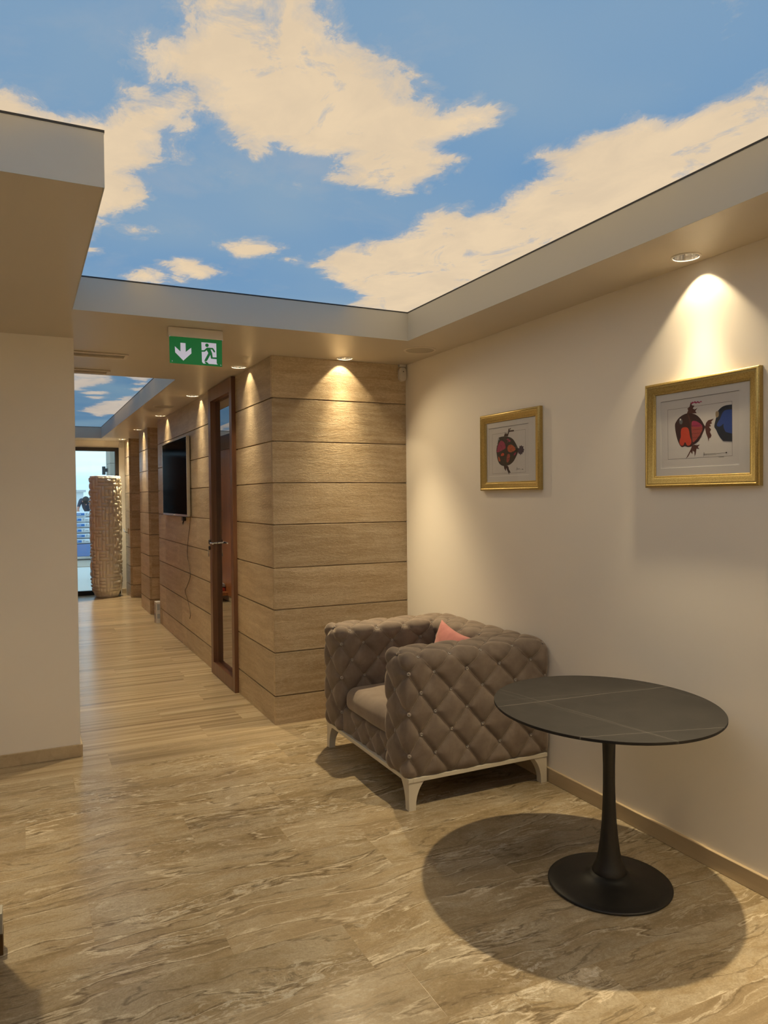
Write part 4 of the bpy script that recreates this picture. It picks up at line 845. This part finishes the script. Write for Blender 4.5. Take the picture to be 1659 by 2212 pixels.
def seg_dist(P, S):
    best = np.full(len(P), 9.)
    for a, b in S:
        a, b = np.array(a), np.array(b); ab = b-a; tt = np.clip(((P-a)@ab)/(ab@ab), 0, 1)
        best = np.minimum(best, np.linalg.norm(P-a-tt[:, None]*ab, axis=1))
    return best
def tuft(P, Nn, segs, btns, A=.019, w=.017, Bd=.007):
    d = seg_dist(P, segs) if segs else np.full(len(P), .1)
    db = np.full(len(P), 9.)
    for b in btns: db = np.minimum(db, np.linalg.norm(P-np.array(b), axis=1))
    h = A*(1-np.exp(-(d/w)**1.1))-Bd*np.exp(-(db/.016)**2)
    return P+Nn*h[:, None]
def np_obj(name, P, faces, mat, parent, org):
    me = bpy.data.meshes.new(name); me.from_pydata((P-np.array(org)).tolist(), [], [tuple(int(i) for i in f) for f in faces])
    me.materials.append(M[mat]); me.polygons.foreach_set('use_smooth', [True]*len(me.polygons))
    o = bpy.data.objects.new(name, me); COL.objects.link(o); o.parent = parent
    o.location = Vector(org)-wloc(parent) if parent else Vector(org); return o
def lattice(rows, ev, od, maxd):
    """rows: (point(c), parity, has_button); joins neighbours in successive rows"""
    nodes = []; segs = []; btn = []
    for fn, par, hb in rows:
        cs = ev if par == 0 else od; nodes.append([(c, fn(c)) for c in cs])
        if hb: btn += [fn(c) for c in cs]
    for A_, B_ in zip(nodes, nodes[1:]):
        for c, p in A_:
            for c2, q in B_:
                if 1e-4 < abs(c-c2) < maxd: segs.append((p, q))
    return segs, btn
BTN = None
def put_buttons(parent, pts, cen, surf=None):
    global BTN
    for p in pts:
        if BTN is None:
            bm = B(); lathe(bm, [(0,.0075),(.006,.0066),(.0098,.0042),(.0108,0),(.009,-.002),(0,-.002)], 14)
            BTN = bpy.data.meshes.new('button'); bm.normal_update(); bm.to_mesh(BTN); bm.free(); BTN.materials.append(M['button_cloth'])
            BTN.polygons.foreach_set('use_smooth', [True]*len(BTN.polygons))
        o = bpy.data.objects.new('button', BTN); COL.objects.link(o); o.parent = parent
        q, nn = p
        o.location = Vector(q)-wloc(parent); o.rotation_mode = 'QUATERNION'; o.rotation_quaternion = Vector((0,0,1)).rotation_difference(Vector(nn))
def add_cord(o, segs):
    """the thin cord sewn along every pleat, part of the same upholstery mesh"""
    from mathutils.bvhtree import BVHTree
    me = o.data; bm = bmesh.new(); bm.from_mesh(me); tree = BVHTree.FromBMesh(bm); org = wloc(o)
    for a, b in segs:
        A_, B_ = Vector(a), Vector(b); pts = []
        for i in range(9):
            q = A_.lerp(B_, i/8)-org; hit = tree.find_nearest(q)
            if hit[0] is not None: pts.append(hit[0]+hit[1]*.0006)
        n0 = len(bm.faces); tube(bm, pts, .0019, 6, False); bm.faces.ensure_lookup_table()
        for f in bm.faces[n0:]: f.material_index = 1; f.smooth = True
    bm.to_mesh(me); bm.free(); me.materials.append(M['piping'])
def nearest(P, Nn, pts):
    out = []
    for b in pts:
        i = int(np.argmin(np.linalg.norm(P-np.array(b), axis=1))); out.append((P[i]+Nn[i]*.001, Nn[i]))
    return out
CH = thing('armchair', 'low boxy grey-brown velvet armchair, deep buttoned, with white legs, against the right wall', 'armchair', (2.21, 3.945, 0))
ZR = [.80, .708, .605, .50, .390, .282, .160]       # heights of the rows of buttons
EV = [1.757, 1.92, 2.12, 2.325, 2.535]; OD = [1.835, 2.022, 2.218, 2.43, 2.64]
def arm(yo, yi, label=None):
    """yo: outer side plane, yi: inner side plane"""
    s = 1 if yi > yo else -1; ym = (yo+yi)/2; top = .812
    e = .010
    def row(y, z): return lambda c: (max(c, 1.766), y, z)
    rows = [(row(yo+s*e, z), 1 if k % 2 else 0, z > .2) for k, z in list(enumerate(ZR))[:0:-1]]
    # parity: ZR index 0 -> odd columns, 1 -> even, 2 -> odd ...
    rows = []
    for k in range(6, 0, -1): rows.append((row(yo+s*e, ZR[k]), 0 if k % 2 else 1, k < 6))
    rows.append((row(yo+s*.030, .790), 1, True)); rows.append((row(ym, top-.014), 0, True)); rows.append((row(yi-s*.030, .790), 1, True))
    for k in range(1, 7): rows.append((row(yi-s*e, ZR[k]), 0 if k % 2 else 1, k < 6))
    segs, btn = lattice(rows, EV, OD, .15)
    xf = 1.765
    fr = [((xf+.003, ym, .788), 0), ((xf, ym, .605), 2), ((xf, ym, .390), 4), ((xf, ym, .160), 6)]
    for (p, k) in fr:
        for kk in (k-1, k+1):
            if kk in (1, 3, 5):
                for yy in (yo+s*e, yi-s*e): segs.append((p, (xf, yy, ZR[kk])))
        if k in (2, 4): btn.append(p)
    P, Nn, F = rbox((1.757, min(yo, yi)+.010, .166), (2.658, max(yo, yi)-.010, top-.012), (.04, .048, .048), .007)
    P2 = tuft(P, Nn, segs, btn)
    o = np_obj('arm', P2, F, 'velvet', CH, (2.21, ym, .166)); add_cord(o, segs)
    if s > 0: vis = [b for b in btn]
    else: vis = [b for b in btn if b[1] <= ym+.04]
    put_buttons(o, nearest(P2, Nn, vis), None)
    return segs
arm(3.362, 3.632); arm(4.528, 4.258)
def chair_back():
    y0, y1 = 3.63, 4.26; EVY = [3.66, 3.86, 4.06, 4.26]; ODY = [3.76, 3.96, 4.16]
    def row(x, z): return lambda c: (x, c, z)
    xi = 2.425; rows = []
    for k in range(5, 0, -1): rows.append((row(xi+.008, ZR[k]), 0 if k % 2 else 1, k < 4))
    rows += [(row(xi+.03, .790), 1, True), (row(2.54, .798), 0, True), (row(2.63, .785), 1, True)]
    segs, btn = lattice(rows, EVY, ODY, .15)
    P, Nn, F = rbox((xi+.008, 3.60, .166), (2.658, 4.29, .800), (.05, .02, .05), .007)
    P2 = tuft(P, Nn, segs, btn); o = np_obj('backrest', P2, F, 'velvet', CH, (2.54, 3.945, .166)); add_cord(o, segs)
    put_buttons(o, nearest(P2, Nn, [b for b in btn if b[2] > .45]), None)
chair_back()
def chair_front():
    EVY = [3.68, 3.882, 4.083]; ODY = [3.60, 3.782, 3.98, 4.19]
    rows = [(lambda c: (1.792, c, .150), 1, False), (lambda c: (1.790, c, .228), 0, True), (lambda c: (1.792, c, .305), 1, False)]
    segs, btn = lattice(rows, EVY, ODY, .15)
    P, Nn, F = rbox((1.786, 3.615, .160), (1.90, 4.275, .305), .022, .007)
    P2 = tuft(P, Nn, segs, btn, .013, .016, .006); o = np_obj('front_panel', P2, F, 'velvet', CH, (1.84, 3.945, .16)); add_cord(o, segs)
    put_buttons(o, nearest(P2, Nn, btn), None)
chair_front()
def cushion():
    P, Nn, F = rbox((1.782, 3.640, .300), (2.44, 4.250, .438), (.055, .045, .055), .012)
    u = (P[:,0]-2.11)/.33; v = (P[:,1]-3.945)/.305
    top = np.clip(Nn[:,2], 0, 1); dome = .030*np.clip(1-u**2, 0, 1)**.6*np.clip(1-v**2, 0, 1)**.5*top
    P = P+np.array([0,0,1])*dome[:,None]; P[:,0] -= .012*np.clip(-Nn[:,0], 0, 1)*np.clip(1-v**2, 0, 1)
    wr = np.array([mnoise.noise(Vector(p*7))*.004 for p in P]); P = P+Nn*wr[:,None]
    np_obj('seat_cushion', P, F, 'seat_velvet', CH, (2.11, 3.945, .3))
cushion()
boxes('base_frame', [(1.762, 1.79, 3.368, 4.522, .146, .168), (2.62, 2.65, 3.368, 4.522, .146, .168), (1.79, 2.62, 3.368, 3.40, .146, .168), (1.79, 2.62, 4.49, 4.522, .146, .168), (1.79, 2.62, 3.40, 4.49, .158, .170)], 'white_lacquer', CH, bev=.002)
def leg(cx, cy, sx, sy):
    bm = B(); rings = []; n = 12
    for i in range(n+1):
        u = i/n; z = .150*(1-u); wd = .040+.052*(1-u)**2.6; off = -.004*u*0
        x0, y0 = cx, cy; x1, y1 = cx+sx*wd, cy+sy*wd
        k = .012*u
        rings.append([bm.verts.new(p) for p in ((x0, y0, z), (x1, y0, z), (x1, y1, z), (x0, y1, z))])
    for a, b in zip(rings, rings[1:]):
        for k in range(4): bm.faces.new((a[k], a[(k+1) % 4], b[(k+1) % 4], b[k]))
    bm.faces.new(rings[0]); bm.faces.new(rings[-1][::-1]); bmesh.ops.recalc_face_normals(bm, faces=bm.faces)
    finish('leg', bm, 'white_lacquer', CH)
leg(1.766, 3.372, 1, 1); leg(1.766, 4.518, 1, -1); leg(2.648, 3.372, -1, 1); leg(2.648, 4.518, -1, -1)
# cushion thrown on the seat
def pillow():
    n = 34; verts = []; faces = []
    def pt(u, v, sgn):
        e = (1-abs(u)**3.0)*(1-abs(v)**3.0); th = .058*max(0, e)**.55
        uu = u*(1-.10*(1-v*v)); vv = v*(1-.10*(1-u*u))
        return Vector((sgn*th, uu*.185, vv*.175))
    R = Matrix.Rotation(math.radians(13), 3, 'Y') @ Matrix.Rotation(math.radians(9), 3, 'X')
    c = Vector((2.325, 3.905, .650)); P = []
    for s in (-1, 1):
        for i in range(n+1):
            for j in range(n+1):
                u, v = -1+2*i/n, -1+2*j/n; q = R @ pt(u, v, s)
                q += Vector((mnoise.noise(Vector((u*2.2, v*2.2, 3)))*.008*(1-u*u)*(1-v*v), 0, 0)); P.append(q+c)
    N1 = (n+1)**2
    for s in (0, 1):
        for i in range(n):
            for j in range(n):
                a = s*N1+i*(n+1)+j; f = (a, a+1, a+n+2, a+n+1); faces.append(f if s == 0 else f[::-1])
    me = bpy.data.meshes.new('pillow'); me.from_pydata([p-c for p in P], [], faces); 
    bm = bmesh.new(); bm.from_mesh(me); bmesh.ops.remove_doubles(bm, verts=bm.verts, dist=.0008); bmesh.ops.recalc_face_normals(bm, faces=bm.faces); bm.to_mesh(me); bm.free()
    me.materials.append(M['pink_velvet']); me.polygons.foreach_set('use_smooth', [True]*len(me.polygons))
    o = bpy.data.objects.new('throw_pillow', me); COL.objects.link(o); o.location = c; tag(o, 'pink velvet throw pillow leaning on the armchair backrest', 'pillow')
pillow()

# ------------------------------------------------------------------ pedestal table
TX, TY, TZ = 2.180, 2.366, .743
def table():
    t = thing('pedestal_table', 'round dark grey stone top table on a black trumpet pedestal', 'table', (TX, TY, 0))
    TOP_VEINS.extend([(.101,.995,.168,.0024,1,1.), (.276,.961,-.349,.0020,3,.9), (.987,.161,-.168,.0016,5,.7), (.975,.22,-.190,.0011,5,.45), (.982,.189,-.184,.005,7,.12), (.187,.982,.208,.0012,9,.5), (.994,.11,.415,.0012,11,.4)])
    table_top()
    bm = B(); R_ = TOP_R
    lathe(bm, [(0,-.014),(.97,-.014),(.994,-.012),(1,-.009),(1,-.001),(.998,0),(0,0)], 128)
    ca, sa = math.cos(TOP_ROT), math.sin(TOP_ROT)
    for v in bm.verts:
        x, y = v.co.x*R_[0], v.co.y*R_[1]; v.co = Vector((TX+TOP_C[0]+ca*x-sa*y, TY+TOP_C[1]+sa*x+ca*y, TZ+v.co.z))
    finish('tabletop', bm, 'table_top', t, smooth=True)
    bm = B(); lathe(bm, [(.070,.052),(.070,.060),(.063,.075),(.052,.100),(.0445,.135),(.037,.19),(.0305,.26),(.0265,.34),(.0245,.42),(.0245,.50),(.0265,.58),(.031,.66),(.036,.715),(.038,.7285),(0,.7285)], 64, (TX, TY, 0)); finish('pedestal', bm, 'black_metal', t, smooth='all')
    bm = B(); lathe(bm, [(0,.0),(.246,.0),(.251,.004),(.251,.009),(.247,.012),(.215,.015),(.170,.019),(.130,.025),(.102,.033),(.084,.043),(.073,.053),(0,.053)], 96, (TX, TY, 0)); finish('base', bm, 'black_metal', t, smooth='all')
TOP_R = (.455, .501); TOP_ROT = -.223; TOP_C = (.012, .037)
table()

# ------------------------------------------------------------------ tall woven vase by the entrance
def vase():
    cx, cy = 1.255, 13.27; r_top, r_mid, r_bot = .250, .245, .19; H = 2.02
    rows, cols = 36, 26; nu, nv = 364, 504; P = []; rng = random.Random(11)
    own = [[None]*cols for _ in range(rows)]; tiles = []
    order = [(r, c) for r in range(rows) for c in range(cols)]
    for r, c in order:
        if own[r][c] is not None: continue
        L = rng.choice((2, 2, 3)); hz = rng.random() < .52
        cells = [(r, (c+k) % cols) for k in range(L)] if hz else [(r+k, c) for k in range(L)]
        cells = [q for q in cells if q[0] < rows]; keep = []
        for q in cells:
            if own[q[0]][q[1]] is None: keep.append(q)
            else: break
        for q in keep: own[q[0]][q[1]] = len(tiles)
        tiles.append((hz, r, c, len(keep), rng.uniform(.7, 1.15)))
    for j in range(nv+1):
        v = j/nv; z = H*v; fv = v*rows; row = min(rows-1, int(fv)); b = fv-row
        R0 = r_mid+(r_top-r_mid)*max(0, v-.3)/.7 if v > .12 else r_bot+(r_mid-r_bot)*math.sin(math.pi/2*v/.12)
        for i in range(nu):
            u = i/nu*cols; col = int(u); a = u-col
            hz, r0, c0, L, am = tiles[own[row][col]]
            if hz: s_, t_ = b, (((col-c0) % cols)+a)/L
            else: s_, t_ = a, (row-r0+b)/L
            h = (1-abs(2*s_-1)**4)*(.25+.75*math.sin(math.pi*min(1, max(0, t_)))**.7)*am
            if v < .05 or v > .985: h *= .35
            th = 2*math.pi*i/nu; r = R0-.014+.026*h
            P.append((cx+r*math.cos(th), cy+r*math.sin(th), z))
    F = []
    for j in range(nv):
        for i in range(nu):
            F.append((j*nu+i, j*nu+(i+1) % nu, (j+1)*nu+(i+1) % nu, (j+1)*nu+i))
    n = len(P)
    for j, (rr, z) in enumerate(((r_top-.02, H), (r_top-.03, H-.35), (0.001, H-.36))):
        for i in range(nu): th = 2*math.pi*i/nu; P.append((cx+rr*math.cos(th), cy+rr*math.sin(th), z))
    for a, b in ((nv*nu, n), (n, n+nu), (n+nu, n+2*nu)):
        for i in range(nu): F.append((a+i, a+(i+1) % nu, b+(i+1) % nu, b+i))
    F.append(tuple(range(nu))[::-1])
    o = np_obj('floor_vase', np.array(P), F, 'vase', None, (cx, cy, 0)); tag(o, 'tall champagne-coloured floor vase with woven relief in front of the entrance', 'vase')
vase()

# ------------------------------------------------------------------ corner of low furniture at the left edge of the photograph
def counter():
    t = thing('counter', 'foot of a counter with pale stone block on dark wood at the left edge', 'counter', (-.4, 2.7, 0))
    boxes('stone_foot', [(-.16, -.089, 2.962, 3.03, .076, .150)], 'marble_grey', t, bev=.002)
    boxes('wooden_foot', [(-.16, -.0875, 2.960, 3.03, .0, .075)], 'dark_walnut', t, bev=.002)
    boxes('body', [(-1.0, -.125, 2.35, 3.02, .150, 1.02)], 'pale_panel', t, bev=.003); boxes('worktop', [(-1.02, -.115, 2.33, 3.03, 1.021, 1.05)], 'marble_grey', t, bev=.003)  # unseen body and worktop, shaped to cast the shadow on the floor
    boxes('plinth', [(-.98, -.165, 2.40, 2.98, 0, .149)], 'dark_walnut', t)
simple('pale_panel', (.5,.45,.38), .5)
simple('marble_grey', (.42,.40,.34), .35, 0, .1, 60); simple('dark_walnut', (.09,.045,.012), .4)
counter()

# ------------------------------------------------------------------ outside, seen through the entrance
boxes('floor_terrace', [(-14, 20, YF+.18, 60, -.06, -.02)], 'paving', kind='structure')
tag(boxes('kerb', [(-6, 12, 19.6, 23.6, -.02, .0)], 'kerb'), 'tan kerb strip on the terrace under the pallet', 'kerb')
bld = thing('building', 'low white building beyond the terrace, far behind the bags', 'building', (0, 46, 0))
boxes('wall', [(-20, 3.10, 45, 52, -.02, 2.08)], 'render_white', bld); boxes('roof', [(-20, 3.22, 44.8, 52, 2.08, 2.20)], 'trim_white', bld)
pal = thing('pallet', 'pallet base in blue plastic wrap under the stacked bags', 'pallet', (1.6, 22.0, 0))
boxes('wrapped_base', [(1.0, 2.8, 21.6, 22.2, .10, .438)], 'pallet_wrap', pal, bev=.02); boxes('block', [(1.02, 1.2, 21.65, 22.15, 0, .10)], 'kerb', pal); boxes('block', [(1.8, 1.98, 21.65, 22.15, 0, .10)], 'kerb', pal); boxes('block', [(2.6, 2.78, 21.65, 22.15, 0, .10)], 'kerb', pal)
def bag(x0, x1, z0, z1, k):
    cx, cz = (x0+x1)/2, (z0+z1)/2
    t = thing('cement_bag', 'white bag printed with a blue band, layer %s from the bottom, %s one' % (('first','second','third','fourth','fifth','topmost')[k//2], ('left','right')[k % 2]), 'bag', (cx, 21.9, z0), 'white and blue bags stacked on the pallet')
    P, Nn, F = rbox((x0, 21.58, z0), (x1, 22.18, z1), (.06, .06, .055), .03)
    P = P+Nn*np.array([mnoise.noise(Vector(p*6)+Vector((k, 0, 0)))*.004-.003 for p in P])[:,None]
    np_obj('sack', P, F, 'bag_white', t, (cx, 21.9, z0))
    lw = .17; lx = x0+.12 if k % 2 == 0 else x0+.25
    boxes('blue_band', [(lx-.09, lx+lw, 21.562, 21.575, cz-.032, cz+.030)], 'bag_blue', t)
    boxes('band_lettering', [(lx+.02*q-.05, lx+.02*q-.038, 21.558, 21.562, cz-.010, cz+.012) for q in range(7)], 'bag_white', t)
    boxes('print_mark', [(lx+lw+.05, lx+lw+.062, 21.568, 21.575, cz-.03, cz+.03), (lx+lw+.10, lx+lw+.17, 21.568, 21.575, cz-.01, cz+.006), (lx+lw+.03, lx+lw+.09, 21.568, 21.575, cz+.022, cz+.03)], 'bag_grey', t)
for L_ in range(6):
    z = .447+L_*.146; sh = .04*((L_ % 2)*2-1)
    bag(1.17+sh, 1.97+sh, z, z+.136, L_*2); bag(1.99+sh, 2.70+sh, z, z+.136, L_*2+1)
# person bending over the bags
def person():
    root = thing('person', 'person in dark navy top bending forward over the white bags, arms reaching down', 'person', (1.72, 22.9, 0))
    bm = B()
    J = {'pel': (1.80,23.02,.98), 'bel': (1.76,22.93,1.22), 'che': (1.69,22.74,1.46), 'nek': (1.64,22.58,1.60), 'hd0': (1.615,22.46,1.60), 'hd': (1.60,22.36,1.60),
         'shL': (1.50,22.66,1.65), 'elL': (1.42,22.52,1.46), 'wrL': (1.385,22.38,1.345), 'shR': (1.86,22.70,1.63), 'elR': (1.90,22.50,1.42), 'wrR': (1.76,22.34,1.36),
         'hiL': (1.70,23.03,.93), 'knL': (1.68,22.90,.52), 'anL': (1.68,23.04,.09), 'toL': (1.67,22.86,.03), 'hiR': (1.90,23.03,.93), 'knR': (1.94,22.92,.52), 'anR': (1.95,23.06,.09), 'toR': (1.96,22.88,.03)}
    R_ = dict(pel=.145, bel=.135, che=.155, nek=.062, hd0=.075, hd=.088, shL=.062, elL=.045, wrL=.030, shR=.062, elR=.045, wrR=.030, hiL=.095, knL=.062, anL=.042, toL=.035, hiR=.095, knR=.062, anR=.042, toR=.035)
    E_ = [('pel','bel'),('bel','che'),('che','nek'),('nek','hd0'),('hd0','hd'),('che','shL'),('shL','elL'),('elL','wrL'),('che','shR'),('shR','elR'),('elR','wrR'),('pel','hiL'),('hiL','knL'),('knL','anL'),('anL','toL'),('pel','hiR'),('hiR','knR'),('knR','anR'),('anR','toR')]
    fl = []
    for s, w0, dirx in (('L', J['wrL'], -1), ('R', J['wrR'], 1)):
        w = Vector(w0); pm = w+Vector((0, -.05, -.035)); J['pm'+s] = tuple(pm); R_['pm'+s] = .030; E_.append(('wr'+s, 'pm'+s))
        for k in range(4):
            b = pm+Vector(((k-1.5)*.021, -.02, -.01)); m_ = b+Vector((0, -.035-.006*(1 if k in (1,2) else 0), -.012)); e = m_+Vector((0, -.022, -.020))
            for q, (pp, rr) in enumerate(((b, .010), (m_, .009), (e, .007))):
                J['f%s%d%d' % (s, k, q)] = tuple(pp); R_['f%s%d%d' % (s, k, q)] = rr
            E_ += [('pm'+s, 'f%s%d0' % (s, k)), ('f%s%d0' % (s, k), 'f%s%d1' % (s, k)), ('f%s%d1' % (s, k), 'f%s%d2' % (s, k))]
        th = w+Vector((-dirx*.035, -.035, -.02)); J['t'+s] = tuple(th); R_['t'+s] = .010; J['t2'+s] = tuple(th+Vector((-dirx*.012, -.03, -.012))); R_['t2'+s] = .008
        E_ += [('wr'+s, 't'+s), ('t'+s, 't2'+s)]
    names = list(J); me = bpy.data.meshes.new('body'); me.from_pydata([Vector(J[k])-root.location for k in names], [(names.index(a), names.index(b)) for a, b in E_], [])
    o = bpy.data.objects.new('body', me); COL.objects.link(o)
    sk = o.modifiers.new('skin', 'SKIN'); 
    for i, k in enumerate(names): 
        v = me.skin_vertices[0].data[i] if me.skin_vertices else None
        if v: v.radius = (R_[k], R_[k])
    if me.skin_vertices: me.skin_vertices[0].data[0].use_root = True
    sb = o.modifiers.new('sub', 'SUBSURF'); sb.levels = 2; sb.render_levels = 2
    dg = bpy.context.evaluated_depsgraph_get(); dg.update(); m2 = bpy.data.meshes.new_from_object(o.evaluated_get(dg))
    o.modifiers.clear(); o.data = m2; m2.materials.clear()
    for mm in ('skin', 'navy_cloth'): m2.materials.append(M[mm])
    for p_ in m2.polygons:
        c = p_.center+root.location; p_.use_smooth = True
        skin = (c.y < 22.53 and c.z > 1.5 and abs(c.x-1.61) < .12) or (c.y < 22.50 and c.z < 1.44) 
        p_.material_index = 0 if skin else 1
    o.parent = root
    hc = Vector((1.60,22.34,1.610)); bm = B()
    bmesh.ops.create_uvsphere(bm, u_segments=24, v_segments=16, radius=1)
    for v in bm.verts:
        n = v.co.copy(); s = .106 if (n.z > -.35 or n.y > .3) else .07
        v.co = hc+Vector((n.x*s*.9, n.y*s*1.02+.014, n.z*s*1.05+.01))
    finish('hair', bm, 'hair', root, smooth='all')
    for sx in (-1, 1):
        bm = B(); bmesh.ops.create_uvsphere(bm, u_segments=12, v_segments=8, radius=1)
        for v in bm.verts: v.co = hc+Vector((sx*.088+v.co.x*.012, v.co.y*.02-.01, v.co.z*.03-.02))
        finish('ear', bm, 'skin', root, smooth='all')
    bm = B(); bmesh.ops.create_uvsphere(bm, u_segments=12, v_segments=8, radius=1)
    for v in bm.verts: v.co = hc+Vector((v.co.x*.014, v.co.y*.022-.045, v.co.z*.022-.110))
    finish('nose', bm, 'skin', root, smooth='all')
person()
# stone pier and lamp just outside the entrance
simple('pier_stone', (.36,.31,.25), .7, 0, .2, 40); simple('tan_stone', (.30,.25,.20), .7, 0, .2, 40)
boxes('wall_terrace_pier', [(1.602, 2.6, 15.9, 16.68, -.02, .8), (1.602, 2.6, 15.9, 16.68, .806, 1.6), (1.602, 2.6, 15.9, 16.68, 1.606, 2.36), (1.602, 2.6, 15.9, 16.68, 2.366, 3.2)], 'pier_stone', kind='structure')
wl = thing('wall_lamp', 'dark box-shaped outdoor wall lamp on the stone pier outside', 'lamp', (1.56, 16.4, 2.23))
boxes('lamp_body', [(1.497, 1.560, 16.36, 16.44, 2.145, 2.315)], 'outdoor_lamp', wl, bev=.004); boxes('bracket', [(1.560, 1.602, 16.37, 16.43, 2.205, 2.275)], 'outdoor_lamp', wl)
